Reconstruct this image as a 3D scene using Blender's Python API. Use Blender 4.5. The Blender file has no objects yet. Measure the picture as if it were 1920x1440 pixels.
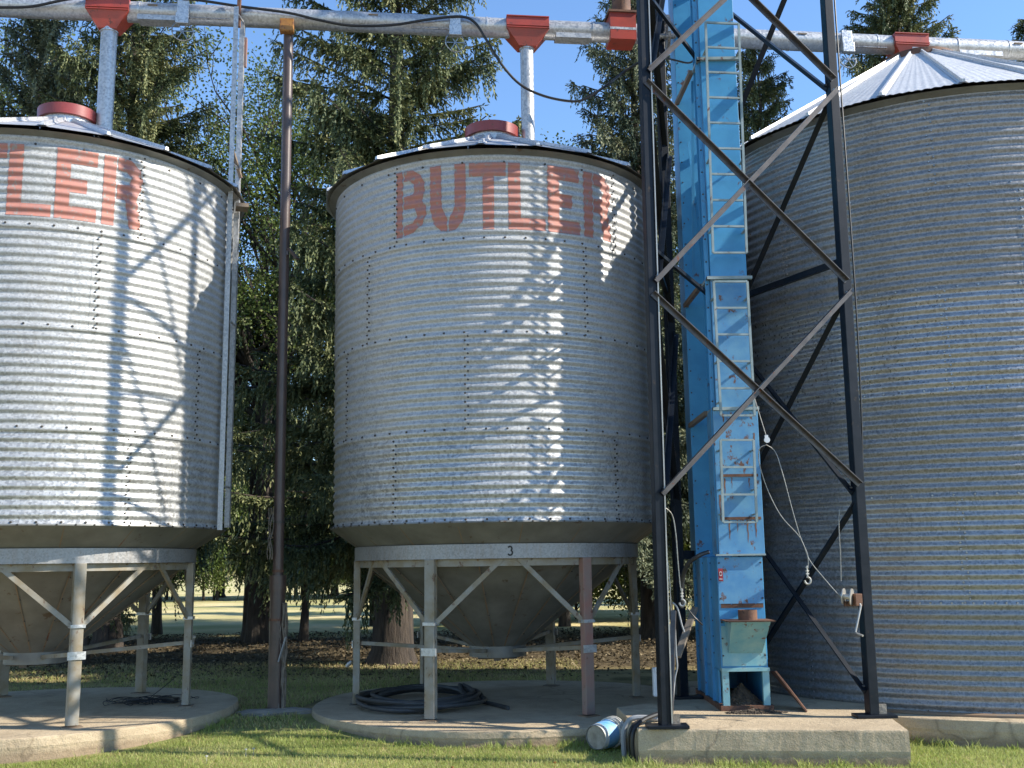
import bpy, math, random
import numpy as np
from mathutils import Vector, Matrix
R_ = math.radians
sc = bpy.context.scene
col = sc.collection
# ------------------------------------------------------------------ camera
EYE = 1.9
FPX = 1990.0            # focal length in pixels of the 1920 px wide photograph
PITCH = 0.168
ROLL = 0.014
cd = bpy.data.cameras.new('camera'); cam = bpy.data.objects.new('camera', cd); col.objects.link(cam)
cd.sensor_width = 36.0; cd.lens = 36.0 * FPX / 1920.0; cd.clip_start = 0.05; cd.clip_end = 2000
cam.matrix_world = Matrix.Translation((0, 0, EYE)) @ Matrix.Rotation(math.pi/2 + PITCH, 4, 'X') @ Matrix.Rotation(-ROLL, 4, 'Z')
sc.camera = cam
# ------------------------------------------------------------------ light
SUN_EL = R_(35.0); SUN_AZ = R_(10.2)          # azimuth measured from +X towards the camera side
sdir = Vector((math.cos(SUN_EL)*math.cos(SUN_AZ), -math.cos(SUN_EL)*math.sin(SUN_AZ), math.sin(SUN_EL)))
w = bpy.data.worlds.new('World'); sc.world = w; w.use_nodes = True
nt = w.node_tree; bg = nt.nodes['Background']
sky = nt.nodes.new('ShaderNodeTexSky'); sky.sky_type = 'NISHITA'; sky.sun_disc = False
sky.sun_elevation = SUN_EL; sky.sun_rotation = math.atan2(sdir.x, sdir.y)
sky.altitude = 600; sky.air_density = 1.0; sky.dust_density = 0.0; sky.ozone_density = 3.5
hs = nt.nodes.new('ShaderNodeHueSaturation'); hs.inputs['Saturation'].default_value = 1.06; nt.links.new(sky.outputs[0], hs.inputs['Color']); nt.links.new(hs.outputs[0], bg.inputs[0]); bg.inputs[1].default_value = 0.14
sl = bpy.data.lights.new('sun', 'SUN'); so = bpy.data.objects.new('sun', sl); col.objects.link(so)
sl.energy = 4.3; sl.angle = R_(0.55); sl.color = (1.0, 0.93, 0.81)
so.rotation_euler = sdir.to_track_quat('Z', 'Y').to_euler()
sc.view_settings.view_transform = 'Standard'; sc.view_settings.look = 'None'
sc.view_settings.exposure = 1.12; sc.view_settings.gamma = 1.0
sc.render.engine = 'CYCLES'

def W(px, py, Y):
    "point of the place seen at photo pixel px,py whose distance along the view axis on the ground is Y metres"
    a = px-960.0; b = 720.0-py; c, s = math.cos(ROLL), math.sin(ROLL)
    a, b = a*c+b*s, -a*s+b*c
    x, y, z = a/FPX, 1.0, b/FPX
    cp, sp = math.cos(PITCH), math.sin(PITCH)
    y, z = y*cp-z*sp, y*sp+z*cp
    return Vector((x*Y/y, Y, EYE+z*Y/y))

# ------------------------------------------------------------------ mesh helpers
class MB:
    def __init__(s): s.v = []; s.f = []
    def add(s, vs, fs):
        n = len(s.v); s.v += [tuple(p) for p in vs]; s.f += [tuple(i+n for i in f) for f in fs]; return s
    def box(s, c, d, rz=0, M=None):
        hx, hy, hz = d[0]/2, d[1]/2, d[2]/2
        P = [Vector((x, y, z)) for x in (-hx, hx) for y in (-hy, hy) for z in (-hz, hz)]
        M = Matrix.Rotation(rz, 3, 'Z') if M is None else M
        P = [M @ p + Vector(c) for p in P]
        return s.add(P, [(0,1,3,2), (4,6,7,5), (0,4,5,1), (2,3,7,6), (0,2,6,4), (1,5,7,3)])
    def frame(s, p0, p1, up=(0, 0, 1)):
        d = (Vector(p1)-Vector(p0)).normalized(); up = Vector(up)
        if abs(d.dot(up)) > .98: up = Vector((0, 1, 0))
        a = d.cross(up).normalized(); b = a.cross(d).normalized()
        return d, a, b
    def beam(s, p0, p1, w, h, up=(0, 0, 1), cap=True):
        d, a, b = s.frame(p0, p1, up); p0 = Vector(p0); p1 = Vector(p1)
        P = [p + a*(x*w/2) + b*(y*h/2) for p in (p0, p1) for x, y in ((-1,-1), (1,-1), (1,1), (-1,1))]
        return s.add(P, [(0,1,5,4), (1,2,6,5), (2,3,7,6), (3,0,4,7)] + ([(3,2,1,0), (4,5,6,7)] if cap else []))
    def angle(s, p0, p1, w, t, up=(0, 0, 1), flip=1):
        "L section"
        d, a, b = s.frame(p0, p1, up); p0 = Vector(p0); p1 = Vector(p1)
        prof = [(0,0), (w,0), (w,t), (t,t), (t,w), (0,w)]
        P = [p + a*(x*flip) + b*y for p in (p0, p1) for x, y in prof]
        n = 6
        fs = [tuple([i, (i+1) % n, n+(i+1) % n, n+i]) for i in range(n)] + [(0,1,2,3), (0,3,4,5), (6,9,8,7), (6,11,10,9)]
        return s.add(P, fs)
    def tube(s, p0, p1, r, n=16, r1=None, cap=True):
        return s.path([p0, p1], [r, r if r1 is None else r1], n, cap)
    def path(s, pts, r, n=8, cap=True):
        pts = [Vector(p) for p in pts]; m = len(pts)
        if not isinstance(r, (list, tuple)): r = [r]*m
        d0 = (pts[1]-pts[0]).normalized(); ref = Vector((0, 0, 1)) if abs(d0.z) < .9 else Vector((1, 0, 0))
        a = d0.cross(ref).normalized(); vs = []
        for i, p in enumerate(pts):
            d = (pts[min(i+1, m-1)]-pts[max(i-1, 0)]).normalized()
            a = (a - d*a.dot(d)).normalized(); b = d.cross(a)
            for k in range(n):
                t = 2*math.pi*k/n; vs.append(p + (a*math.cos(t)+b*math.sin(t))*r[i])
        fs = [(i*n+k, i*n+(k+1) % n, (i+1)*n+(k+1) % n, (i+1)*n+k) for i in range(m-1) for k in range(n)]
        if cap: fs += [tuple(range(n-1, -1, -1)), tuple(range((m-1)*n, m*n))]
        return s.add(vs, fs)
    def lathe(s, prof, c, n=64, a0=0, a1=2*math.pi, closed=True):
        "prof: list of (r, z); angle measured from -Y towards +X"
        m = len(prof); vs = []; full = abs(a1-a0-2*math.pi) < 1e-6; k1 = n if full else n+1
        for j in range(k1):
            t = a0+(a1-a0)*j/n
            for r, z in prof: vs.append((c[0]+r*math.sin(t), c[1]-r*math.cos(t), z))
        fs = []
        for j in range(n):
            j2 = (j+1) % k1
            for i in range(m-1): fs.append((j*m+i, j2*m+i, j2*m+i+1, j*m+i+1))
        return s.add(vs, fs)
    def bolt(s, p, nrm, r=.011, h=.008):
        nrm = Vector(nrm).normalized(); ref = Vector((0, 0, 1)) if abs(nrm.z) < .9 else Vector((1, 0, 0))
        a = nrm.cross(ref).normalized(); b = nrm.cross(a); p = Vector(p); vs = []
        for k in range(6):
            t = k*math.pi/3; vs.append(p-nrm*.004+(a*math.cos(t)+b*math.sin(t))*r)
        for k in range(6):
            t = k*math.pi/3; vs.append(p+nrm*h+(a*math.cos(t)+b*math.sin(t))*r*.7)
        return s.add(vs, [(k, (k+1) % 6, 6+(k+1) % 6, 6+k) for k in range(6)] + [tuple(range(6, 12))])
    def build(s, name, mat, parent=None, smooth=True, ang=35, bevel=0):
        me = bpy.data.meshes.new(name)
        o = root_origin(parent)
        me.from_pydata([(v[0]-o[0], v[1]-o[1], v[2]-o[2]) for v in s.v], [], s.f)
        me.materials.append(mat)
        if smooth:
            me.polygons.foreach_set('use_smooth', [True]*len(me.polygons)); me.set_sharp_from_angle(angle=R_(ang))
        me.update()
        ob = bpy.data.objects.new(name, me); col.objects.link(ob)
        if parent: ob.parent = parent
        if bevel:
            b = ob.modifiers.new('bevel', 'BEVEL'); b.width = bevel; b.segments = 2; b.limit_method = 'ANGLE'
        return ob
def root_origin(p):
    if p is None: return (0, 0, 0)
    while p.parent: p = p.parent
    return tuple(p.location)
def npmesh(name, verts, faces, mat, parent=None, smooth=False, attr=None):
    "verts (N,3), faces (M,3|4) numpy"
    me = bpy.data.meshes.new(name); k = faces.shape[1]; o = np.array(root_origin(parent))
    me.vertices.add(len(verts)); me.vertices.foreach_set('co', (verts-o).astype(np.float32).ravel())
    me.loops.add(faces.size); me.loops.foreach_set('vertex_index', faces.astype(np.int32).ravel())
    me.polygons.add(len(faces)); me.polygons.foreach_set('loop_start', np.arange(0, faces.size, k, dtype=np.int32))
    me.polygons.foreach_set('loop_total', np.full(len(faces), k, dtype=np.int32))
    if smooth: me.polygons.foreach_set('use_smooth', np.ones(len(faces), dtype=bool))
    if attr is not None:
        at = me.attributes.new('tone', 'FLOAT', 'FACE'); at.data.foreach_set('value', attr.astype(np.float32))
    me.materials.append(mat); me.update(); me.validate()
    ob = bpy.data.objects.new(name, me); col.objects.link(ob)
    if parent: ob.parent = parent
    return ob
def empty(name, loc, label, cat, group=None):
    o = bpy.data.objects.new(name, None); o.location = loc; o.empty_display_size = .2; col.objects.link(o)
    return tag(o, label, cat, group)
def tag(o, label=None, cat=None, group=None, kind=None):
    if label: o['label'] = label
    if cat: o['category'] = cat
    if group: o['group'] = group
    if kind: o['kind'] = kind
    return o

# ------------------------------------------------------------------ materials
class NT:
    def __init__(s, name):
        s.m = bpy.data.materials.new(name); s.m.use_nodes = True; s.t = s.m.node_tree; s.b = s.t.nodes['Principled BSDF']
        s.co = None
    def n(s, typ, **kw):
        q = s.t.nodes.new(typ)
        for k, v in kw.items():
            if k in ('inputs',):
                for a, b in v.items(): q.inputs[a].default_value = b
            else: setattr(q, k, v)
        return q
    def L(s, a, b): s.t.links.new(a, b)
    def pos(s, scale=(1, 1, 1)):
        if s.co is None: s.co = s.n('ShaderNodeNewGeometry')
        mp = s.n('ShaderNodeMapping'); mp.inputs['Scale'].default_value = scale
        s.L(s.co.outputs['Position'], mp.inputs[0]); return mp.outputs[0]
    def noise(s, scale, detail=4, rough=.55, stretch=(1, 1, 1)):
        q = s.n('ShaderNodeTexNoise'); q.inputs['Scale'].default_value = scale; q.inputs['Detail'].default_value = detail
        q.inputs['Roughness'].default_value = rough; s.L(s.pos(stretch), q.inputs['Vector']); return q.outputs['Fac']
    def ramp(s, fac, stops):
        q = s.n('ShaderNodeValToRGB'); e = q.color_ramp.elements
        while len(e) < len(stops): e.new(.5)
        for i, (p, c) in enumerate(stops):
            e[i].position = p; e[i].color = (c, c, c, 1) if isinstance(c, (int, float)) else (*c, 1)
        s.L(fac, q.inputs[0]); return q.outputs[0]
    def mix(s, fac, a, b):
        q = s.n('ShaderNodeMix', data_type='RGBA')
        for sock, v in ((q.inputs[0], fac), (q.inputs[6], a), (q.inputs[7], b)):
            if hasattr(v, 'is_output') or isinstance(v, bpy.types.NodeSocket): s.L(v, sock)
            elif isinstance(v, (int, float)): sock.default_value = v
            else: sock.default_value = (*v, 1)
        return q.outputs[2]
    def bump(s, h, strength, dist=.01):
        q = s.n('ShaderNodeBump'); q.inputs['Strength'].default_value = strength; q.inputs['Distance'].default_value = dist
        s.L(h, q.inputs['Height']); s.L(q.outputs[0], s.b.inputs['Normal'])
    def base(s, v):
        if isinstance(v, bpy.types.NodeSocket): s.L(v, s.b.inputs['Base Color'])
        else: s.b.inputs['Base Color'].default_value = (*v, 1)
    def set(s, k, v):
        if isinstance(v, bpy.types.NodeSocket): s.L(v, s.b.inputs[k])
        else: s.b.inputs[k].default_value = v

def galv(name, lo=.42, hi=.72, rough=.42, metal=.85, dirt=.25, dirtcol=(.30, .25, .17), spangle=55, tint=(1, 1, 1.0)):
    t = NT(name)
    v = t.n('ShaderNodeTexVoronoi'); v.inputs['Scale'].default_value = spangle; v.inputs['Randomness'].default_value = 1.0
    t.L(t.pos(), v.inputs['Vector'])
    bw = t.n('ShaderNodeRGBToBW'); t.L(v.outputs['Color'], bw.inputs[0])
    nz = t.noise(1.6, 3)
    m = t.n('ShaderNodeMath', operation='MULTIPLY_ADD'); t.L(nz, m.inputs[0]); m.inputs[1].default_value = .55; t.L(bw.outputs[0], m.inputs[2])
    c = t.ramp(m.outputs[0], [(.35, tuple(lo*x for x in tint)), (1.05, tuple(hi*x for x in tint))])
    d = t.noise(3.0, 6, .6, (6, 6, .8)); dm = t.ramp(d, [(.48, 0.0), (.75, dirt)])
    c = t.mix(dm, c, dirtcol); t.base(c)
    t.set('Metallic', metal)
    r = t.ramp(bw.outputs[0], [(.1, rough-.1), (.9, rough+.1)]); t.set('Roughness', r)
    t.bump(t.noise(9, 3), .12, .02)
    return t.m
def paint(name, c, c2=None, rough=.45, rust=0, rustcol=(.13, .045, .022), scale=3, spec=.5, metal=0, bump=.05):
    t = NT(name); c2 = c2 or tuple(x*.75 for x in c)
    q = t.mix(t.ramp(t.noise(scale, 6, .6), [(.35, 0.0), (.65, 1.0)]), c, c2)
    if rust:
        q = t.mix(t.ramp(t.noise(scale*1.9, 8, .68, (1, 1, .7)), [(.62-rust*.2, 0.0), (.68-rust*.2, 1.0)]), q, rustcol)
    t.base(q); t.set('Roughness', rough); t.set('Metallic', metal); t.b.inputs['Specular IOR Level'].default_value = spec
    t.bump(t.noise(40, 4), bump, .01)
    return t.m
M = {}
M['galv'] = galv('galvanised_wall', .27, .46, .46, .42)
for i_, (lo_, hi_, ro_, me_, sp_, di_) in enumerate(((.30, .45, .50, .22, 60, .16), (.31, .46, .47, .28, 50, .18), (.29, .45, .46, .32, 44, .16), (.26, .48, .40, .45, 38, .2))):
    M['galv%d' % i_] = galv('galvanised_wall_sheet', lo_, hi_, ro_, me_, di_, spangle=sp_, tint=(.99, 1.0, .99))
for i_, (lo_, hi_, ro_, me_, sp_, di_) in enumerate(((.18, .30, .44, .5, 50, .2), (.17, .29, .44, .52, 50, .2), (.22, .38, .36, .66, 46, .16), (.17, .30, .44, .55, 50, .2), (.21, .36, .40, .6, 46, .25), (.17, .29, .46, .52, 50, .3))):
    M['big%d' % i_] = galv('galvanised_big_sheet', lo_, hi_, ro_, me_, di_, spangle=sp_, tint=(1.0, 1.0, 1.0))
M['galv_tan'] = galv('galvanised_wall_weathered', .15, .32, .38, .8, .35)
M['galv_bright'] = galv('galvanised_bright', .36, .60, .42, .75, .12)
M['roof_white'] = galv('roof_sheet_pale', .42, .60, .5, .25, .10)
M['roof'] = galv('roof_sheet', .40, .65, .42, .6, .15)
M['tube'] = galv('galvanised_tube', .32, .50, .42, .55, .12, spangle=40)
M['hopper'] = paint('hopper_primer_grey', (.20, .20, .185), (.135, .132, .12), .48, .03, (.10, .07, .045), scale=2.6, metal=.25)
M['ring'] = galv('ring_steel', .22, .32, .5, .45, .3, (.22, .15, .09))
M['legs'] = paint('leg_mottled_zinc', (.25, .24, .21), (.20, .155, .09), .55, .12, (.12, .07, .04), 5)
M['leg_red'] = paint('leg_red_primer', (.27, .13, .10), (.22, .17, .14), .6, .1, scale=4)
M['lap_dark'] = paint('dark_flange', (.16, .14, .11), (.22, .14, .08), .6, .2)
M['bolt'] = paint('bolt_heads', (.05, .05, .05), (.09, .07, .05), .5, metal=.4)
M['bolt_zinc'] = galv('bolt_zinc', .2, .4, .35, .9)
M['salmon'] = paint('faded_red_lettering', (.42, .175, .13), (.35, .165, .14), .65, .26, (.27, .25, .23), 10)
M['red'] = paint('red_enamel', (.36, .05, .03), (.26, .045, .03), .4, .12, (.09, .03, .02), 5)
M['cap_red'] = paint('red_cap', (.27, .045, .04), (.2, .04, .035), .4, .05)
M['blue'] = paint('blue_enamel', (.06, .28, .50), (.045, .225, .43), .38, .04, (.10, .045, .03), 4)
M['blue_worn'] = paint('blue_worn', (.065, .22, .42), (.115, .29, .45), .45, .20, (.13, .06, .035), 5.5)
M['teal'] = paint('pale_teal_worn', (.13, .32, .38), (.24, .40, .40), .5, .14, (.14, .06, .03), 6)
M['black'] = paint('black_steel', (.004, .007, .012), (.010, .013, .019), .38, .02, (.04, .03, .022), 6, spec=.2)
M['brace'] = paint('grey_brace_steel', (.055, .05, .05), (.10, .09, .085), .4, .05, scale=8, metal=.35)
M['pole'] = paint('brown_pipe', (.055, .038, .033), (.085, .055, .045), .38, .08, (.09, .05, .035), 5)
M['yellow'] = paint('yellow_bracket', (.38, .17, .03), (.22, .10, .03), .55, .35, scale=9)
M['rust'] = paint('rusty_steel', (.16, .075, .04), (.09, .04, .025), .75, .2, (.05, .025, .018), 9, bump=.3)
M['rust_run'] = paint('rust_run', (.20, .10, .05), (.13, .055, .03), .8, scale=20)
M['cable'] = paint('black_cable', (.012, .012, .013), rough=.45)
M['hose'] = paint('grey_black_hose', (.030, .031, .033), (.05, .05, .048), .55, scale=7)
M['wire'] = paint('wire_rope', (.35, .34, .31), (.2, .2, .19), .4, metal=.6, scale=60)
M['zincparts'] = paint('zinc_cast', (.5, .48, .43), (.35, .33, .3), .4, metal=.5)
M['ladder'] = paint('ladder_steel', (.30, .36, .36), (.20, .26, .26), .5, .12, scale=6)
M['white'] = paint('white_plastic', (.62, .64, .66), (.5, .52, .54), .4)
M['conduit'] = paint('grey_conduit', (.28, .29, .30), (.22, .23, .24), .5)
M['pail'] = paint('pail_white', (.6, .6, .57), (.4, .38, .32), .5)
M['paillabel'] = paint('pail_label_blue', (.08, .28, .55), (.22, .4, .6), .5, scale=14)
M['paildirt'] = paint('pail_dirty_bottom', (.30, .28, .24), (.18, .16, .13), .7, scale=12)
M['ink'] = paint('black_ink', (.012, .012, .012), rough=.6)
M['signred'] = paint('sticker_red', (.30, .02, .03), rough=.5)
M['signwhite'] = paint('sticker_white', (.75, .72, .7), rough=.5)
M['wood'] = paint('weathered_wood', (.17, .14, .11), (.10, .08, .06), .8, scale=10)
M['debris'] = paint('spilled_grain', (.10, .075, .05), (.05, .035, .025), .9, scale=18, bump=.4)
M['hole'] = paint('dark_inside', (.012, .011, .01), rough=.9)

def concrete(name, a, b, sc_=2.5):
    t = NT(name); c = t.mix(t.ramp(t.noise(sc_, 8, .62), [(.3, 0.0), (.7, 1.0)]), a, b)
    c = t.mix(t.ramp(t.noise(90, 3), [(.45, 0.0), (.75, .35)]), c, (.12, .10, .08))
    g = t.n('ShaderNodeNewGeometry'); sp = t.n('ShaderNodeSeparateXYZ'); t.L(g.outputs['Position'], sp.inputs[0])
    h = t.n('ShaderNodeMath', operation='MULTIPLY_ADD'); t.L(t.noise(7, 6, .65), h.inputs[0]); h.inputs[1].default_value = -.12; t.L(sp.outputs['Z'], h.inputs[2])
    c = t.mix(t.ramp(h.outputs[0], [(.0, .65), (.07, 0.0)]), c, (.17, .12, .075)); t.base(c); t.set('Roughness', .92)
    t.b.inputs['Specular IOR Level'].default_value = .2
    mx = t.n('ShaderNodeMath', operation='MULTIPLY_ADD'); t.L(t.noise(60, 5, .7), mx.inputs[0]); mx.inputs[1].default_value = .5; t.L(t.noise(12, 5), mx.inputs[2])
    t.bump(mx.outputs[0], .8, .02)
    vo = t.n('ShaderNodeTexVoronoi', feature='DISTANCE_TO_EDGE'); vo.inputs['Scale'].default_value = .33; wv = t.n('ShaderNodeVectorMath', operation='ADD')
    ns_ = t.n('ShaderNodeTexNoise'); ns_.inputs['Scale'].default_value = 1.4; t.L(t.pos(), ns_.inputs['Vector']); t.L(ns_.outputs['Color'], wv.inputs[0]); t.L(t.pos(), wv.inputs[1]); t.L(wv.outputs[0], vo.inputs['Vector'])
    c = t.mix(t.ramp(vo.outputs['Distance'], [(.0, .40), (.006, 0.0)]), c, (.07, .055, .04))
    c = t.mix(t.ramp(t.noise(1.7, 7, .65), [(.52, 0.0), (.68, .45)]), c, (.20, .15, .10)); t.base(c); return t.m
M['conc'] = concrete('concrete', (.50, .40, .27), (.38, .30, .20))
M['conc_grey'] = concrete('concrete_grey', (.28, .26, .22), (.22, .20, .17))

def bark(name, a, b):
    t = NT(name); c = t.mix(t.ramp(t.noise(5, 6, .6, (3, 3, .5)), [(.35, 0.0), (.65, 1.0)]), a, b); t.base(c); t.set('Roughness', .95)
    t.bump(t.noise(9, 5, .6, (3, 3, .4)), .9, .04); return t.m
M['bark'] = bark('spruce_bark', (.07, .054, .042), (.026, .021, .018))
M['bark2'] = bark('elm_bark', (.075, .06, .048), (.03, .025, .02))

def foliage(name, cols, trans=.25, rough=.6):
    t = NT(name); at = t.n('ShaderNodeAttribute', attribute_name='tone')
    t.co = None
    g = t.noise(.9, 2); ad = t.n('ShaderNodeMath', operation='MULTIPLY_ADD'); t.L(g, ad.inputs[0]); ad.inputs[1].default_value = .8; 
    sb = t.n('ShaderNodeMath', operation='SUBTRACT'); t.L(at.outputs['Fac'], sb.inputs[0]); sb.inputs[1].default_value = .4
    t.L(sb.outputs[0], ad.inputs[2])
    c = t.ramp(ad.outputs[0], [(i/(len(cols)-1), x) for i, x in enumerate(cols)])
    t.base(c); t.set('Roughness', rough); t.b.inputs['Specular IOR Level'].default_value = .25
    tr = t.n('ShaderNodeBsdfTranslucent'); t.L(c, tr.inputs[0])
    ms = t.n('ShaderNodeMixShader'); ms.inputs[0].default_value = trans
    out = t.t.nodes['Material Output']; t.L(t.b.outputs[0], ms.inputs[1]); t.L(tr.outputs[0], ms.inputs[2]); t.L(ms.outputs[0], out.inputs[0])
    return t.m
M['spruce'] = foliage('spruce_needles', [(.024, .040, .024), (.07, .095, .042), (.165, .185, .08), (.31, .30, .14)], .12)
M['spruce_blue'] = foliage('spruce_needles_bluish', [(.028, .045, .034), (.08, .105, .065), (.17, .19, .11), (.28, .28, .17)], .15)
M['leaf'] = foliage('broad_leaves', [(.03, .05, .018), (.075, .11, .03), (.14, .19, .05), (.24, .26, .09)], .3, .5)
M['grassblade'] = foliage('grass_blades', [(.15, .20, .045), (.29, .36, .09), (.43, .47, .16), (.60, .55, .29)], .5, .5)
M['drygrass'] = foliage('dry_grass_blades', [(.16, .15, .06), (.32, .28, .12), (.46, .38, .18), (.55, .47, .25)], .3, .6)
M['litter'] = foliage('dry_leaf_litter', [(.03, .024, .014), (.08, .06, .035), (.17, .13, .075), (.38, .31, .19)], .1, .8)

# ------------------------------------------------------------------ ground
def gz(x, y):
    t = np.clip((np.asarray(y, float)-11.0)/2.6, 0, 1); return .13*t*t*(3-2*t)
def ground_material():
    t = NT('ground_soil_grass')
    sp = t.n('ShaderNodeSeparateXYZ'); g = t.n('ShaderNodeNewGeometry'); t.L(g.outputs['Position'], sp.inputs[0])
    wob = t.noise(.35, 4); wb = t.n('ShaderNodeMath', operation='MULTIPLY_ADD'); t.L(wob, wb.inputs[0]); wb.inputs[1].default_value = 5.0; t.L(sp.outputs['Y'], wb.inputs[2])
    def step(a, b):
        q = t.n('ShaderNodeMapRange', interpolation_type='SMOOTHSTEP'); q.inputs[1].default_value = a; q.inputs[2].default_value = b; t.L(wb.outputs[0], q.inputs[0]); return q.outputs[0]
    green = t.mix(t.ramp(t.noise(1.2, 6), [(.35, 0.0), (.7, 1.0)]), (.15, .17, .055), (.34, .29, .13))
    dirt = t.mix(t.ramp(t.noise(3.5, 9, .7), [(.35, 0.0), (.66, 1.0)]), (.04, .032, .02), (.15, .115, .065))
    lawn = t.mix(t.ramp(t.noise(.25, 6, .6), [(.35, 0.0), (.65, 1.0)]), (.32, .31, .12), (.60, .50, .27))
    gravel = t.mix(t.ramp(t.noise(6, 8, .7), [(.35, 0.0), (.66, 1.0)]), (.22, .18, .12), (.36, .30, .21))
    c = t.mix(step(8.2, 10.2), gravel, green)
    dry = t.mix(t.ramp(t.noise(2.4, 7, .65), [(.35, 0.0), (.66, 1.0)]), (.13, .11, .05), (.34, .27, .13))
    c = t.mix(step(14.6, 17.0), c, dry)
    c = t.mix(step(20.2, 21.8), c, dirt)
    c = t.mix(step(29.0, 32.5), c, lawn)
    t.base(c); t.set('Roughness', .95); t.b.inputs['Specular IOR Level'].default_value = .1
    t.bump(t.noise(14, 8, .7), .7, .04)
    return t.m
ys = np.concatenate([[-400, -100, -20, 0, 6], np.arange(9, 24, .4), np.arange(24, 80, 4), [100, 200, 600]])
xs = np.concatenate([[-500, -120, -60], np.arange(-40, 41, 2.0), [60, 120, 500]])
X, Y = np.meshgrid(xs, ys); rg = np.random.default_rng(1)
Z = gz(X, Y) + np.where((Y > 16) & (Y < 80), rg.normal(0, .015, X.shape), 0)
V = np.stack([X, Y, Z], -1).reshape(-1, 3); nx = len(xs)
F = np.array([(j*nx+i, j*nx+i+1, (j+1)*nx+i+1, (j+1)*nx+i) for j in range(len(ys)-1) for i in range(nx-1)])
tag(npmesh('ground', V, F, ground_material(), smooth=True), kind='structure')

# ------------------------------------------------------------------ bins
PIT = .1016; AMP = .0108; RH = 1.118
def wall(mb, C, R, z0, z1, zref, n=200, a0=0, a1=360, sub=8, PIT=PIT):
    a0, a1 = R_(a0), R_(a1); m = max(2, int(round((z1-z0)/PIT*sub))); full = abs(a1-a0-2*math.pi) < 1e-6
    zz = [z0+(z1-z0)*i/m for i in range(m+1)]
    prof = [(R+AMP*math.cos(2*math.pi*(z-zref)/PIT), z) for z in zz]
    k0 = len(mb.v); mb.lathe(prof, C, n, a0, a1); mm = len(prof)
    for i in range(k0, len(mb.v)):
        x, y, z = mb.v[i]; a = math.atan2(x-C[0], -(y-C[1])); d = dent(C, a, z); mb.v[i] = (x+math.sin(a)*d, y-math.cos(a)*d, z)
    return mb
def dent(C, a, z):
    k = C[0]*1.7
    return .0022*math.sin(3.1*a+2.3*z+k)*math.sin(7.3*a-1.9*z+1.1*k)+.0014*math.sin(17*a+5.1*z+k)+.0012*math.sin(29*a-7.7*z)
def cyl_pt(C, r, adeg, z): a = R_(adeg); return Vector((C[0]+r*math.sin(a), C[1]-r*math.cos(a), z))
def rad(adeg): a = R_(adeg); return Vector((math.sin(a), -math.cos(a), 0))
def roof(parent, C, Re, ze, rt, zt, npan, phase, mat, corr=0):
    slope = (zt-ze)/(Re-rt); mb = MB(); step = 360.0/npan
    for k in range(npan):
        b0 = phase+k*step
        nn = 26 if corr else 4
        for (off, flip) in ((0, False), (-.004, True)):
            vs = []; 
            for i in range(nn+1):
                f = i/nn; a = b0+step*f
                lift = .006*math.cos(2*math.pi*f*corr) if corr else 0
                # the sheet edge is straight between two ribs
                chord = math.cos(R_(step/2))/math.cos(R_(step*(f-.5)))
                for r, z in ((Re*chord*1.006, ze), (rt, zt)):
                    vs.append(cyl_pt(C, r, a, z+off+(lift if r > rt+.01 else lift*.3)))
            fs = [((2*i+1, 2*i+3, 2*i+2, 2*i) if not flip else (2*i, 2*i+2, 2*i+3, 2*i+1)) for i in range(nn)]
            mb.add(vs, fs)
    ob = mb.build('roof', mat, parent)
    for k in range(npan):
        a = phase+k*step; p0 = cyl_pt(C, Re+.012, a, ze+.002); p1 = cyl_pt(C, rt, a, zt+.004)
        rb = MB(); t = Vector((math.cos(R_(a)), math.sin(R_(a)), 0)); up = Vector((0, 0, 1))
        prof = [(-.055, .0), (-.045, .010), (-.024, .014), (-.016, .052), (.016, .052), (.024, .014), (.045, .010), (.055, .0)]
        sc1 = .55
        vs = [p0+t*x+up*y for x, y in prof]+[p1+t*x*sc1+up*y for x, y in prof]
        rb.add(vs, [(i, i+1, 9+i, 8+i) for i in range(7)]+[(3, 4, 5, 2)])
        r_ = rb.build('roof_rib', mat, ob)
    return ob
def bolts_ring(mb, C, R, z, step, ph, r=.015):
    n = int(360/step)
    for k in range(n):
        a = ph+k*360.0/n
        mb.bolt(cyl_pt(C, R, a, z), rad(a), r)
def bolts_vert(mb, C, R, a, z0, z1, d=.95, r=.0135, step=.1016):
    z = z0+.03; i = 0
    while z < z1-.02:
        mb.bolt(cyl_pt(C, R+.003, a+(d if i % 2 else -d)*.5+.2, z), rad(a), r); z += step/2; i += 1

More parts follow.
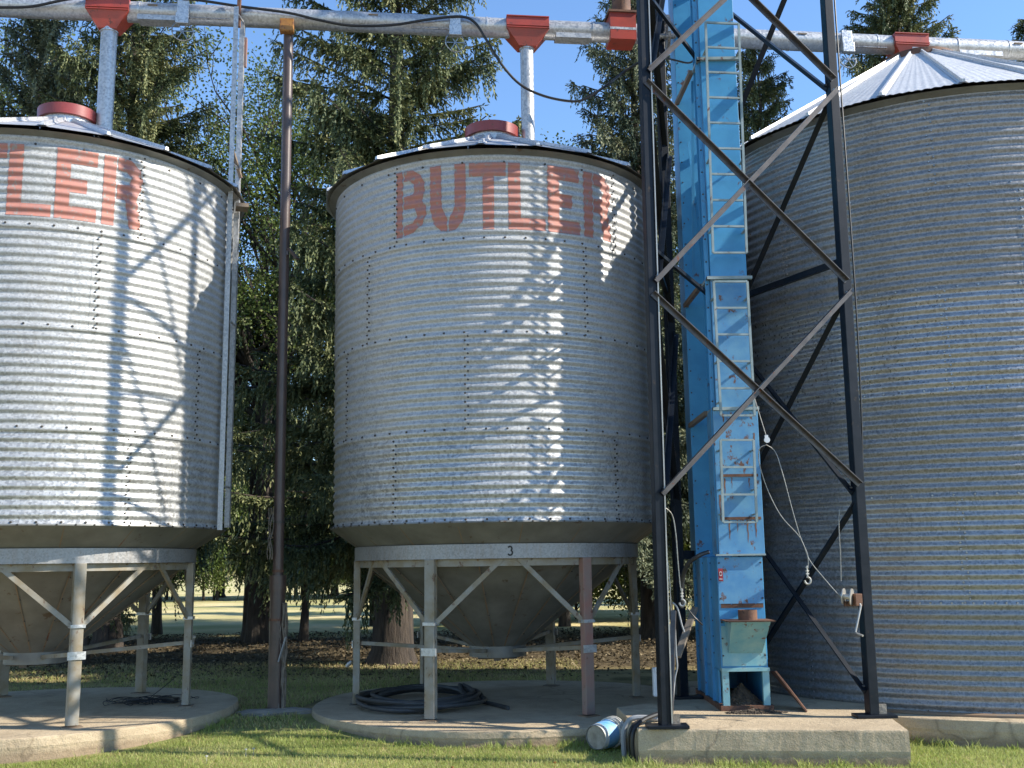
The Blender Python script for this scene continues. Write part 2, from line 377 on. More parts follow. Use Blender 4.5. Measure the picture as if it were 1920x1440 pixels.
def letter_polys():
    D = {}
    D['B'] = [[(0,0),(2.5,0),(2.5,1),(0,1)],
              [(3.0,.02),(6.6,.05),(9.6,.14),(11.2,.30),(11.0,.42),(9.6,.52),(10.6,.62),(10.6,.78),(9.2,.90),(6.4,.99),(3.0,1.0)],
              [(3.0,.17),(6.4,.19),(7.8,.27),(7.8,.34),(6.8,.42),(3.0,.42)],
              [(3.0,.60),(6.2,.62),(7.0,.70),(6.6,.78),(5.0,.84),(3.0,.84)]]
    D['U'] = [[(0,.99),(3.7,1.0),(3.9,.38),(5.7,.19),(5.7,0),(3.6,.02),(1.2,.13),(0,.36)],
              [(8.2,1.0),(11.8,1.0),(11.8,.34),(10.6,.12),(8.4,.02),(6.3,0),(6.3,.17),(8.2,.36)]]
    D['T'] = [[(0,1),(11.7,1),(11.7,.80),(0,.80)], [(4.3,.80),(7.9,.80),(7.9,0),(4.3,0)]]
    D['L'] = [[(0,1),(3.9,1),(3.9,0),(0,0)], [(3.9,.18),(12.0,.18),(12.0,0),(3.9,0)]]
    D['E'] = [[(0,1),(3.9,1),(3.9,0),(0,0)], [(3.9,1),(11.3,1),(11.3,.80),(3.9,.80)], [(3.9,.58),(8.6,.58),(8.6,.39),(3.9,.39)], [(3.9,.19),(11.5,.19),(11.5,0),(3.9,0)]]
    D['R'] = [[(0,1),(3.6,1),(3.6,0),(0,0)],
              [(4.1,1.0),(8.0,.99),(10.8,.90),(11.9,.74),(11.4,.58),(10.2,.46),(11.9,.0),(8.2,0),(6.6,.40),(4.1,.40)],
              [(4.1,.82),(7.0,.81),(8.4,.74),(7.8,.63),(4.1,.60)]]
    return D
def lettering(parent, C, R, off, zref, zlo=5.745, zhi=6.565, only=None):
    D = letter_polys(); start = {'B': -32.0, 'U': -19.4, 'T': -6.5, 'L': 5.9, 'E': 18.8, 'R': 31.9}
    zs = np.arange(zlo, zhi, PIT/16)
    rg = random.Random(5)
    for ch in 'BUTLER':
        if only and ch not in only: continue
        mb = MB()
        for i in range(len(zs)-1):
            za, zb = zs[i], zs[i+1]; v = ((za+zb)/2-zlo)/(zhi-zlo); xs_ = []
            for poly in D[ch]:
                for j in range(len(poly)):
                    (x0, y0), (x1, y1) = poly[j], poly[(j+1) % len(poly)]
                    if (y0 <= v) != (y1 <= v): xs_.append((x0+(x1-x0)*(v-y0)/(y1-y0)))
            xs_.sort()
            spans = [(xs_[k], xs_[k+1]) for k in range(0, len(xs_)-1, 2)]
            for (u0, u1) in spans:
                if u1-u0 < .05: continue
                u0 += rg.uniform(-.07, .07); u1 += rg.uniform(-.07, .07)
                n = max(1, int((u1-u0)/1.2)); vs = []
                for k in range(n+1):
                    a = start[ch]+off+u0+(u1-u0)*k/n
                    for z in (za, zb): vs.append(cyl_pt(C, R+.0045+dent(C, R_((a+180) % 360-180), z)+AMP*math.cos(2*math.pi*(z-zref)/PIT), a, z))
                mb.add(vs, [(2*k, 2*k+2, 2*k+3, 2*k+1) for k in range(n)])
        # close hairline joints between neighbouring spans of one letter
        mb.build('lettering', M['salmon'], parent, smooth=True)

def hopper_bin(C, R, zseam, zpad, phi, vseams, roofphase, loff, only, label, number=None, boltph=4.7):
    t = empty('grain_bin', (C[0], C[1], zpad), label, 'grain bin', 'hopper bottom grain bins')
    zt = zseam+1.045; zb = zseam-2*RH-1.015                      # wall top / wall bottom
    zl = [zt, zseam, zseam-RH, zseam-2*RH, zb]
    for i in range(4):
        Ri = R-.007*i
        wr = wall(MB(), C, Ri, zl[i+1]-(.02 if i < 3 else 0), zl[i], zseam).build('wall_ring', M['galv%d' % i], t)
        bm = MB()
        for a in vseams[i]:
            wall(MB(), C, Ri+.003, zl[i+1]-(.018 if i < 3 else -.002), zl[i]-.002, zseam, 4, a-1.6, a+1.6).build('lap_joint', M['galv%d' % i], wr)
            bolts_vert(bm, C, Ri+AMP*.6, a, zl[i+1], zl[i])
        bolts_ring(bm, C, Ri+AMP*.8, zl[i+1]+.022, 6.43, boltph)
        if i == 0: bolts_ring(bm, C, Ri+AMP, zl[0]-.10, 12.9, boltph)
        tag(bm.build('bolts', M['bolt'], wr, smooth=False), kind='stuff')
    # eave, roof, cap
    MB().lathe([(R-.01, zt-.02), (R+.03, zt+.01), (R+.10, zt+.03)], C, 96).build('eave', M['hopper'], t)
    roof(t, C, R+.15, zt+.055, .34, zt+.95, 21, roofphase, M['roof'])
    zc = zt+.89
    MB().lathe([(.33, zc), (.33, zc+.22)], C, 48).build('cap_collar', M['galv_bright'], t)
    MB().lathe([(.325, zc+.16), (.375, zc+.16), (.38, zc+.30), (.34, zc+.31), (0, zc+.34)], C, 48).build('roof_cap', M['cap_red'], t)
    if only: lettering(t, C, R, loff, zseam, only=only)
    else: lettering(t, C, R, loff, zseam)
    # cone, ring, outlet
    zr1 = zb-.245; zr0 = zr1-.165; Rr = 1.815; n = 18
    cone = MB().lathe([(R+.012, zb+.004), (R+.016, zb-.012), (Rr+.0, zr1+.004)], C, 96)
    hz = zpad+.70; hr = .36
    cone.lathe([(Rr-.03, zr0+.02), (hr, hz)], C, 96)
    hc = cone.build('hopper_cone', M['hopper'], t, ang=20)
    sm = MB()
    for k in range(n):
        a = 9+k*360/n
        sm.beam(cyl_pt(C, R+.0, a, zb-.02), cyl_pt(C, Rr+.01, a, zr1+.01), .012, .004)
        sm.beam(cyl_pt(C, Rr-.02, a+5, zr0+.0), cyl_pt(C, hr+.01, a+5, hz+.01), .014, .006)
    sm.build('cone_seams', M['lap_dark'], hc)
    cbm = MB()
    for k in range(72): cbm.bolt(cyl_pt(C, R+.014, k*5.0+2, zb-.004), rad(k*5.0+2), .012, .012)
    for k in range(n):
        for f_ in (.15, .38, .62, .85): cbm.bolt(cyl_pt(C, Rr-.02+(hr-Rr+.02)*f_+.012, 14+k*360/n+.6, zr0+(hz-zr0)*f_), rad(14+k*360/n), .009, .008)
    tag(cbm.build('cone_bolts', M['bolt'], hc, smooth=False), kind='stuff')
    rg = MB().lathe([(Rr-.03, zr0), (Rr+.015, zr0), (Rr+.015, zr1), (Rr-.03, zr1)], C, 96).build('support_ring', M['ring'], t)
    MB().lathe([(Rr-.10, zr0-.085), (Rr-.05, zr0-.085), (Rr-.05, zr0-.002), (Rr-.10, zr0-.002)], C, 96).build('lower_flange', M['legs'], t)
    ou = MB().lathe([(hr+.005, hz+.02), (hr+.005, hz-.135), (hr-.06, hz-.14)], C, 48).build('outlet_collar', M['hopper'], t)
    g = MB(); g.box((C[0], C[1]-hr+.04, hz-.15), (.09, .05, .04)); g.box((C[0], C[1], hz-.15), (.5, .5, .012)); g.build('slide_gate', M['bolt'], ou, smooth=False)
    Rl = 1.795
    for k in range(6):
        a = math.degrees(phi)+60*k; c = R_(a); p = cyl_pt(C, Rl, a, 0); rz = c
        mt = M['leg_red'] if (number and k == 1) else M['legs']
        lg = MB().box((p.x, p.y, (zpad+zr0+.02)/2), (.125, .085, zr0-zpad-.02), rz).build('leg', mt, t, smooth=False, bevel=.006)
        br = MB(); z1 = zpad+.62+.16*(k % 2)*0; q = cyl_pt(C, Rl+.052, a, 0)
        br.box((q.x, q.y, zpad+.87-.12), (.19, .012, .085), rz); br.bolt((q.x, q.y, zpad+.75), rad(a), .016, .012)
        MB().box((p.x, p.y, zpad+1.06), (.155, .115, .035), rz).build('leg_clamp', M['tube'], lg, smooth=False)
        br.build('leg_bracket', M['tube'], lg, smooth=False)
        fp = MB().box((p.x, p.y, zpad+.006), (.2, .16, .012), rz).build('foot_plate', M['lap_dark'], lg, smooth=False)
        for sgn in (-1, 1):
            a2 = a+sgn*27.0
            MB().beam(cyl_pt(C, Rl-.01, a+sgn*1.9, zpad+1.07), cyl_pt(C, Rr-.05, a2, zr0-.002), .03, .055).build('diagonal_brace', M['legs'], t, smooth=False)
        MB().beam(cyl_pt(C, Rl-.05, a, zpad+.76), cyl_pt(C, hr+.005, a, hz-.05), .05, .045).build('spreader_bar', M['legs'], t, smooth=False)
    if number:
        cu = number_mesh(C, Rr+.018, 5.7, (zr0+zr1)/2+.002); cu.build('number_decal', M['ink'], t, smooth=False)
    return t
def number_mesh(C, R, a, zc):
    "the numeral 3, drawn as a ribbon bent round the ring"
    h = .084; th = .019; pts = []
    for k in range(15):
        t = R_(155-k*215/14); pts.append((math.cos(t)*.020, .021+math.sin(t)*.021))
    for k in range(17):
        t = R_(75-k*230/16); pts.append((math.cos(t)*.024+.001, -.019+math.sin(t)*.024))
    mb = MB(); vs = []
    for i, (x, y) in enumerate(pts):
        x0, y0 = pts[max(i-1, 0)]; x1, y1 = pts[min(i+1, len(pts)-1)]
        d = math.hypot(x1-x0, y1-y0) or 1; nx_, ny_ = -(y1-y0)/d, (x1-x0)/d
        for s in (-1, 1):
            X_ = (x*1.15+nx_*s*th/2)*.95; Y_ = (y*1.15+ny_*s*th/2)
            vs.append(cyl_pt(C, R, a+math.degrees(X_/R), zc+Y_))
    mb.add(vs, [(2*i, 2*i+2, 2*i+3, 2*i+1) for i in range(len(pts)-1)])
    return mb
CB = (-.231, 14.004); LB = (-5.834, 13.27); RB = (5.905, 14.35)
hopper_bin(CB, 2.121, 5.626, .18, -.42, [(-32.4, 44.8, 122, -110), (-45, 31.6, 108, -122), (-58.5, -8, 69, 146, -135), (-32.9, 43.0, 120, -110)],
           -2.5, 0, None, 'middle hopper bin with full faded red lettering and a small numeral on its ring', number=3)
hopper_bin(LB, 2.166, 5.634, .237, .632, [(46, -31, 123, -108), (34.2, -43, 111, -120), (71.4, -6, 148, -83), (46.2, -31, 123, -108)],
           0.1, 2.6, None, 'sunlit hopper bin at the left edge, its lettering cut off by the frame', boltph=2.0)

def flat_bin(C, R, ze):
    t = empty('grain_bin', (C[0], C[1], .27), 'large flat bottom corrugated steel bin standing behind the black tower', 'grain bin')
    P2 = PIT*1.027; R2 = RH*1.027; zq = 5.995; zs_ = [ze, zq, zq-R2, zq-2*R2, zq-3*R2, zq-4*R2, .275]
    for i in range(6):
        Ri = R-.007*i
        wr = wall(MB(), C, Ri, zs_[i+1]-(.02 if i < 5 else 0), zs_[i], zq, n=260, PIT=P2).build('wall_ring', M['big%d' % i], t)
        bm = MB(); a0 = -22.3 if i % 2 == 0 else -56.5
        for a in [a0+51.4*k for k in range(7)]:
            wall(MB(), C, Ri+.003, zs_[i+1]-(.018 if i < 5 else -.002), zs_[i]-.002, zq, 4, a-.4, a+2.2, PIT=P2).build('lap_joint', M['big%d' % i], wr)
            bolts_vert(bm, C, Ri+AMP*.7, a+1.0, zs_[i+1], zs_[i], d=1.0, step=P2 if i < 4 else .07)
        bolts_ring(bm, C, Ri+AMP*.8, zs_[i+1]+.022, 4.0 if i != 4 else 2.0, -2.1)
        tag(bm.build('bolts', M['bolt_zinc'], wr, smooth=False), kind='stuff')
    MB().lathe([(R+.004, .270), (R+.06, .272), (R+.06, .29), (R+.02, .305)], C, 120).build('base_angle', M['lap_dark'], t)
    MB().lathe([(R-.01, ze-.02), (R+.03, ze+.0), (R+.10, ze+.02)], C, 120).build('eave', M['hopper'], t)
    roof(t, C, R+.15, ze+.04, .52, 8.86, 23, -14.0, M['roof_white'], corr=9)
    MB().lathe([(.50, 8.80), (.56, 8.84), (.55, 8.93), (.45, 8.96), (.2, 8.99), (0, 9.0)], C, 40).build('roof_cap', M['rust'], t)
    return t
flat_bin(RB, 3.08, 7.12)

# ------------------------------------------------------------------ pads
def round_pad(name, c, r, z, label, seed, n=220, group='round concrete pads under the hopper bins'):
    rg = random.Random(seed); mb = MB(); vs = []
    ph = [rg.uniform(0, 6.28) for _ in range(5)]
    levels = [(.01, -.02, .001), (.0, z*.25, .0015), (.0, z*.5, .0015), (.006, z*.62, .0015), (-.0, z-.02, .002), (-.003, z-.006, .003), (-.012, z, .003)]
    for dr, zz, jit in levels:
        for k in range(n):
            t = 2*math.pi*k/n
            rr = r + .02*math.sin(3*t+ph[0])+.015*math.sin(7*t+ph[1]) + dr + rg.uniform(-jit, jit)
            vs.append((c[0]+rr*math.sin(t), c[1]-rr*math.cos(t), zz+(rg.uniform(-.004, .004) if 0 < zz < z else 0)))
    m = len(levels)
    fs = [(j*n+k, j*n+(k+1) % n, (j+1)*n+(k+1) % n, (j+1)*n+k) for j in range(m-1) for k in range(n)]
    fs.append(tuple((m-1)*n+k for k in range(n)))
    mb.add(vs, fs); return tag(mb.build(name, M['conc'], smooth=False), label, 'concrete pad', group)
round_pad('concrete_pad', (-.10, 14.0), 2.47, .18, 'round concrete pad under the middle hopper bin with a hose coil on it', 3)
round_pad('concrete_pad', (-5.834, 13.37), 2.36, .237, 'round concrete pad under the left hopper bin with a wire tangle on it', 8)
fnd = round_pad('concrete_foundation', RB, 3.36, .268, 'round concrete foundation ring below the big flat bottom bin', 12, 160, None)

def rect_pad(corners, z, label):
    rg = random.Random(4); top = []; N = 60
    c = [Vector((x, y, 0)) for x, y in corners]
    for i in range(len(c)):
        for k in range(N):
            top.append(c[i].lerp(c[(i+1) % len(c)], k/N))
    cen = sum(c, Vector())/len(c); n = len(top); vs = []
    for inset, zz, j in ((0, -.02, .001), (0, .1, .0012), (-.006, .14, .0012), (.0, z-.02, .0015), (.003, z-.006, .003), (.010, z, .002)):
        for p in top:
            d = (cen-p).normalized(); q = p+d*(inset+rg.uniform(-j, j)); vs.append((q.x, q.y, zz))
    fs = [(j*n+k, j*n+(k+1) % n, (j+1)*n+(k+1) % n, (j+1)*n+k) for j in range(5) for k in range(n)]+[tuple(5*n+k for k in range(n))]
    return tag(MB().add(vs, fs).build('concrete_pad', M['conc'], smooth=False), label, 'concrete pad')
ZT = .33
rect_pad([(1.16, 10.54), (3.63, 10.24), (4.3, 14.6), (1.86, 14.6), (1.76, 12.62), (1.10, 12.10)], ZT, 'rectangular concrete slab carrying the tower and the blue elevator')

# ------------------------------------------------------------------ tower
def lerp(a, b, t): return Vector(a).lerp(Vector(b), t)
tw = empty('support_tower', (2.5, 11.8, ZT), 'black square tube lattice tower standing around the blue bucket elevator', 'tower')
LEG = {'FL': ((1.421, 10.586), (1.50, 10.59)), 'FR': ((3.578, 11.09), (3.63, 11.09)), 'RL': ((1.940, 12.80), (1.99, 12.80)), 'RR': ((2.74, 12.88), (2.78, 12.9))}
ZTOP = 14.5
def legpt(k, z): a, b = LEG[k]; t = (z-ZT)/(ZTOP-ZT); return Vector((a[0]+(b[0]-a[0])*t, a[1]+(b[1]-a[1])*t, z))
for k in LEG:
    r = .236; wd = .105
    lg = MB().beam(legpt(k, ZT+.03), legpt(k, ZTOP), wd, wd, up=(-math.sin(r), math.cos(r), 0)).build('tower_leg', M['black'], tw, smooth=False, bevel=.006)
    a = legpt(k, ZT)
    MB().box((a.x+.02, a.y, ZT+.018), (.40, .22, .03), 0.0).build('foot_plate', M['black'], lg, smooth=False, bevel=.004)
    g = MB()
    g.box((a.x+.10, a.y+.02, ZT+.075), (.10, .03, .10)); g.build('gusset', M['conc_grey'], lg, smooth=False)
# flat strip running up the inner side of the front left leg
MB().beam(legpt('FL', ZT+.05)+Vector((.062, -.045, 0)), legpt('FL', ZTOP)+Vector((.062, -.045, 0)), .012, .03, up=(0, 1, 0)).build('edge_strip', M['zincparts'], tw, smooth=False)
def brace(a, za, b, zb, off=0, mat='brace', w=.055):
    pa, pb = legpt(a, za), legpt(b, zb); d = (pb-pa).normalized(); nrm = Vector((d.y, -d.x, 0)).normalized()
    if nrm.y > 0: nrm = -nrm
    pa = pa+nrm*off; pb = pb+nrm*off
    o = MB().angle(pa, pb, w, .008, up=(nrm.x, nrm.y, 0)).build('brace', M[mat], tw, smooth=False)
    for q_ in (pa+d*.05+nrm*.004, pb-d*.05+nrm*.004): MB().bolt(q_, nrm, .014, .02).build('brace_bolt', M['bolt_zinc'], o, smooth=False)
nodes = [2.55, 4.72, 7.02, 9.25, 11.5, 13.7]
for i in range(len(nodes)-1):
    z0, z1 = nodes[i], nodes[i+1]
    brace('FL', z1-.10, 'FR', z0+.13, .060); brace('FL', z0+.03, 'FR', z1+.02, .075)
for i in range(-1, len(nodes)-1):
    z0 = .55 if i < 0 else nodes[i]; z1 = nodes[i+1]
    for A, B in (('FR', 'RR'), ('FL', 'RL')):
        if A == 'FL' and i < 0: continue
        brace(A, z1-.06, B, z0+.05, -.02, 'black', .075)
        if not (A == 'FR' and i == 1): brace(B, z1-.06, A, z0+.05, .05, 'black', .06)
# horizontal struts and standoffs to the elevator casing
def bar(p, q, w=.05, h=.05, mat='black', name='strut'): return MB().beam(p, q, w, h).build(name, M[mat], tw, smooth=False)
bar(legpt('FR', 5.08), legpt('RR', 5.10), .05, .07)
bar(legpt('RL', 5.12), legpt('FL', 5.12))
bar(legpt('RL', 1.98), Vector((2.2, 13.0, 1.98)), .08, .10)
for zb_ in (5.0, 7.9):
    bar(legpt('FL', zb_+.12), Vector((2.26, 11.88, zb_-.06)), .04, .04)
bar(W(1303, 1140, 11.9), W(1270, 1232, 11.4), .07, .03, 'wood', 'wood_prop')
MB().beam(W(1263, 1145, 11.2), W(1257, 1352, 10.95), .05, .03).build('kick_bar', M['brace'], tw, smooth=False)
# idler wheel high on the rear leg
wc = W(1250, 68, 12.7); wl = MB()
for k in range(24):
    t0, t1 = 2*math.pi*k/24, 2*math.pi*(k+1)/24
    for rr, ww in ((.235, .05),):
        p = wc+Vector((0, math.cos(t0)*rr, math.sin(t0)*rr)); q = wc+Vector((0, math.cos(t1)*rr, math.sin(t1)*rr))
        wl.beam(p, q, .06, .035, up=(1, 0, 0))
for k in range(5):
    t0 = 2*math.pi*k/5; wl.beam(wc, wc+Vector((0, math.cos(t0)*.225, math.sin(t0)*.225)), .03, .03)
wl.tube(wc-Vector((.12, 0, 0)), wc+Vector((.12, 0, 0)), .035, 10)
wl.build('belt_pulley', M['bolt_zinc'], tw, smooth=False)

# ------------------------------------------------------------------ blue bucket elevator
el = empty('bucket_elevator', (2.47, 12.3, ZT), 'tall blue twin leg bucket elevator inside the black tower', 'grain elevator')
FX0, FX1, FY0, FY1 = 2.285, 2.70, 11.75, 12.06
BX0, BX1, BY0, BY1 = 2.17, 2.60, 12.85, 13.22
def casing(x0, x1, y0, y1, z0, z1, nm, mat='blue', par=el):
    return MB().box(((x0+x1)/2, (y0+y1)/2, (z0+z1)/2), (x1-x0, y1-y0, z1-z0)).build(nm, M[mat], par, smooth=False, bevel=.004)
f1 = casing(FX0, FX1, FY0, FY1, 5.08, 14.5, 'front_casing'); casing(FX0-.005, FX1+.0, FY0-.005, FY1, 3.58, 5.08-.003, 'front_casing', 'blue_worn')
casing(FX0-.05, FX1+.035, FY0-.02, FY1+.05, 1.97, 3.575, 'front_casing', 'blue_worn')
b1 = casing(BX0, BX1, BY0, BY1, 1.95, 14.5, 'rear_casing')
# corner flanges with bolts
for x, y in ((FX0-.055, FY0+.04), (FX0-.03, FY1), (FX1+.0, FY1+.005)):
    MB().box((x+.02, y, 8.2), (.05, .012, 12.4)).build('corner_flange', M['blue'], el, smooth=False)
fb = MB()
for k in range(46):
    z = 2.05+k*.27
    fb.bolt((FX0-.037, FY0+.034, z), (0, -1, 0), .013)
    fb.bolt((BX0+.03, BY0, z), (0, -1, 0), .012)
tag(fb.build('flange_bolts', M['bolt'], el, smooth=False), kind='stuff')
for z in (7.75, 5.08, 3.575):
    sk = MB(); sk.box(((FX0+FX1)/2, FY0-.022, z), (FX1-FX0+.10, .05, .035)); sk.box((FX0-.03, (FY0+FY1)/2, z), (.04, .40, .035)); sk.build('section_flange', M['ladder'], el, smooth=False)
    MB().beam((FX0-.06, FY1, z), (BX0, BY0+.03, z-.04), .05, .05).build('tie_bar', M['lap_dark'], el, smooth=False)
for p_, q_ in (((2.26, 12.2, 7.7), (2.20, 12.35, 5.3)), ((2.22, 12.4, 7.0), (2.30, 12.2, 5.1))): MB().beam(p_, q_, .03, .012).build('trunk_stay', M['blue'], el, smooth=False)
# rust runs along the lower casing seams
for (zc_, w_) in ((2.83, .42), (2.36, .44)):
    MB().box((2.49, FY0-.026, zc_), (w_, .012, .03)).build('seam_strap', M['rust'], el, smooth=False)
rgs = random.Random(14)
for (x_, z_, l_, w_) in ((2.33, 2.80, .22, .020), (2.41, 2.81, .13, .012), (2.60, 2.80, .12, .016), (2.36, 2.34, .22, .022), (2.45, 2.34, .14, .014), (2.56, 2.34, .26, .020), (2.65, 2.34, .20, .024), (2.27, 2.62, .3, .02), (2.68, 3.30, .18, .02), (2.35, 3.52, .1, .03)):
    m_ = MB(); y_ = FY0-.0215; n_ = 7; vs_ = []
    for i in range(n_+1):
        f_ = i/n_; hw_ = w_*.5*(1-f_)**.6*rgs.uniform(.75, 1.2); cx = x_+.003*math.sin(i*1.9)
        vs_ += [(cx-hw_, y_, z_-l_*f_), (cx+hw_, y_, z_-l_*f_)]
    m_.add(vs_, [(2*i, 2*i+2, 2*i+3, 2*i+1) for i in range(n_)]); m_.build('rust_streak', M['rust_run'], el, smooth=False)
# boot
bx0, bx1, by0, by1 = 2.20, 2.70, 11.72, 13.30
bt = MB().box(((bx0+bx1)/2, (by0+by1)/2, 1.345), (bx1-bx0, by1-by0, 1.20)).build('boot', M['blue'], el, smooth=False, bevel=.005)
lp = MB()   # lower boot: side walls and legs leaving the front open
lp.box((bx0+.012, by0+.1+(by1-by0)/2, .53), (.024, by1-by0-.22, .42)); lp.box((bx1-.012, by0+.1+(by1-by0)/2, .53), (.024, by1-by0-.22, .42)); lp.box((2.45, by1-.02, .53), (.45, .03, .42))
lp.build('boot_skirt', M['blue'], el, smooth=False)
for x in (bx0+.035, bx1-.035): MB().box((x, by0-.005, .53), (.07, .06, .42)).build('boot_leg', M['teal'], el, smooth=False)
MB().box((2.45, by0-.015, .755), (.51, .08, .035)).build('boot_sill', M['teal'], el, smooth=False)
MB().box((2.45, 12.5, .355), (.56, 1.66, .06)).build('boot_base', M['rust'], el, smooth=False)
MB().box((2.45, by0-.005, 1.69), (.485, .010, .49)).build('front_panel', M['blue_worn'], el, smooth=False)
pnl = MB(); pnl.box((2.45, by0-.006, 1.0), (.47, .012, .42)); pnl.build('front_panel', M['teal'], el, smooth=False)
for z in (1.965,):
    MB().box((2.46, by0-.01, z), (.54, .08, .02)).build('boot_flange', M['ladder'], el, smooth=False)
for z, w_ in ((1.40, .44),):
    rgx = random.Random(3); r = MB()
    for k in range(26):
        x = 2.235+k*.0175; h = .035+.05*abs(math.sin(k*.42+.5))**2+rgx.uniform(0, .02)
        r.box((x, by0-.004, z+h/2), (.019, .006, h))
    r.build('rust_patch', M['rust'], el, smooth=False)
bb = MB()
for z in (.9, 1.08, 1.25, 1.5, 1.7, 1.88):
    for x in (bx0+.025, bx1-.025): bb.bolt((x, by0-.012, z), (0, -1, 0), .012)
    for y in (12.1, 12.6, 13.1): bb.bolt((bx0, y, z), (-1, 0, 0), .012)
bb.build('boot_bolts', M['bolt'], el, smooth=False)
for y in (12.15, 12.62, 13.12): MB().box((bx0-.014, y, 1.15), (.028, .035, 1.58)).build('side_rib', M['blue'], el, smooth=False)
# inlet hopper with round collar
hp = MB(); zt_, zb_ = 1.27, .93; yf = by0-.38
vs = [(2.255, yf, zt_), (2.665, yf, zt_), (2.665, by0, zt_), (2.255, by0, zt_), (2.28, by0-.03, zb_), (2.64, by0-.03, zb_), (2.64, by0, zb_), (2.28, by0, zb_)]
hp.add(vs, [(0,1,5,4), (1,2,6,5), (3,0,4,7), (4,5,6,7)]); ih = hp.build('inlet_hopper', M['teal'], el, smooth=False)
MB().box((2.46, by0-.20, zt_+.006), (.50, .42, .012)).build('inlet_plate', M['rust'], ih, smooth=False)
MB().lathe([(.10, zt_+.012), (.10, zt_+.115), (.093, zt_+.115), (.093, zt_+.02)], (2.47, by0-.18), 28).build('inlet_collar', M['rust'], ih)
# ladder sections standing off the front
def ladder(pl, pr, ql, qr, n):
    lo = MB(); rw = .026
    ld = lo.beam(pl, ql, rw, rw).build('ladder_section', M['ladder'], el, smooth=False)
    lo2 = MB().beam(pr, qr, rw, rw).build('ladder_rail', M['ladder'], ld, smooth=False)
    for k in range(n):
        t = k/(n-1); a = lerp(pl, ql, t); b = lerp(pr, qr, t)
        MB().beam(a, b, .022, .022).build('rung', M['ladder'], ld, smooth=False)
    for t in (.12, .6, .9):
        a = lerp(pl, ql, t); b = lerp(pr, qr, t)
        for q_ in (a, b): MB().beam(q_, q_+Vector((-.005, .16, 0)), .03, .012).build('standoff', M['ladder'], ld, smooth=False)
YL = 11.58
ladder(W(1323, 42, YL), W(1385, 45, YL), W(1337, 474, YL), W(1400, 474, YL), 10)
ladder(W(1338, 528, YL), W(1401, 528, YL), W(1352, 779, YL), W(1415, 779, YL), 6)
ladder(W(1351, 825, YL), W(1413, 825, YL), W(1356, 979, YL), W(1419, 979, YL), 4)
# small warning sticker on the boot corner flange
c0 = W(1338, 1078, 11.70)
MB().box((2.235, by0-.016, c0.z), (.05, .004, .135)).build('warning_sticker', M['signred'], el, smooth=False)
sy = MB(); 
for k in range(12):
    t0, t1 = 2*math.pi*k/12, 2*math.pi*(k+1)/12
    sy.beam((2.235+.013*math.cos(t0), by0-.0195, c0.z+.012+.022*math.sin(t0)), (2.235+.013*math.cos(t1), by0-.0195, c0.z+.012+.022*math.sin(t1)), .003, .006)
sy.box((2.235, by0-.0195, c0.z-.045), (.036, .002, .006)); sy.build('sticker_symbol', M['signwhite'], el, smooth=False)

# grain residue inside and in front of the boot
def pile(c, rx, ry, h, n, seed, label, nm='grain_pile'):
    rg = np.random.default_rng(seed); mb = MB(); N = 20; Mm = 7; vs = []
    for j in range(Mm):
        f = j/(Mm-1)
        for k in range(N):
            t = 2*math.pi*k/N; q = rg.normal(0, .015)
            vs.append((c[0]+rx*f*math.cos(t), c[1]+ry*f*math.sin(t), c[2]+h*(1-f)**1.1*(1+q*3)+(q*.3 if f < 1 else 0)))
    fs = [(j*N+k, (j+1)*N+k, (j+1)*N+(k+1) % N, j*N+(k+1) % N) for j in range(Mm-1) for k in range(N)]; mb.add(vs, fs)
    for _ in range(n):
        r = math.sqrt(rg.random())*1.12; t = rg.random()*6.283; s = rg.uniform(.006, .016)
        z = c[2]+h*max(0, 1-r)**1.1
        mb.box((c[0]+rx*r*math.cos(t), c[1]+ry*r*math.sin(t), z+s*.3), (s*rg.uniform(1, 2.2), s, s), M=Matrix.Rotation(rg.random()*3, 3, 'Z') @ Matrix.Rotation(rg.random(), 3, 'X'))
    return tag(mb.build(nm, M['debris'], smooth=False), label, 'grain pile')
pile((2.47, 12.05, .37), 0.215, .36, .20, 700, 2, 'brown heap of old grain inside the opening at the foot of the blue elevator')
pile((2.50, 11.52, ZT), .30, .085, .035, 420, 6, 'thin spill of dark chaff on the slab in front of the blue elevator', 'spilled_grain')
# leaning rusty plate
pa, pb, pc, pd = W(1440, 1262, 11.9), W(1455, 1262, 12.1), W(1500, 1338, 11.75), W(1462, 1322, 11.45)
pl = MB(); base = [Vector((2.78, 11.72, .73)), Vector((2.80, 12.05, .70)), Vector((3.10, 11.85, .335)), Vector((3.03, 11.50, .335))]
nrm = (base[1]-base[0]).cross(base[3]-base[0]).normalized()*.008
pl.add([p-nrm for p in base]+[p+nrm for p in base], [(0,1,2,3), (7,6,5,4), (0,4,5,1), (1,5,6,2), (2,6,7,3), (3,7,4,0)])
tag(pl.build('rusty_plate', M['rust'], smooth=False), 'rusty steel cover plate leaning against the foot of the blue elevator', 'steel plate')

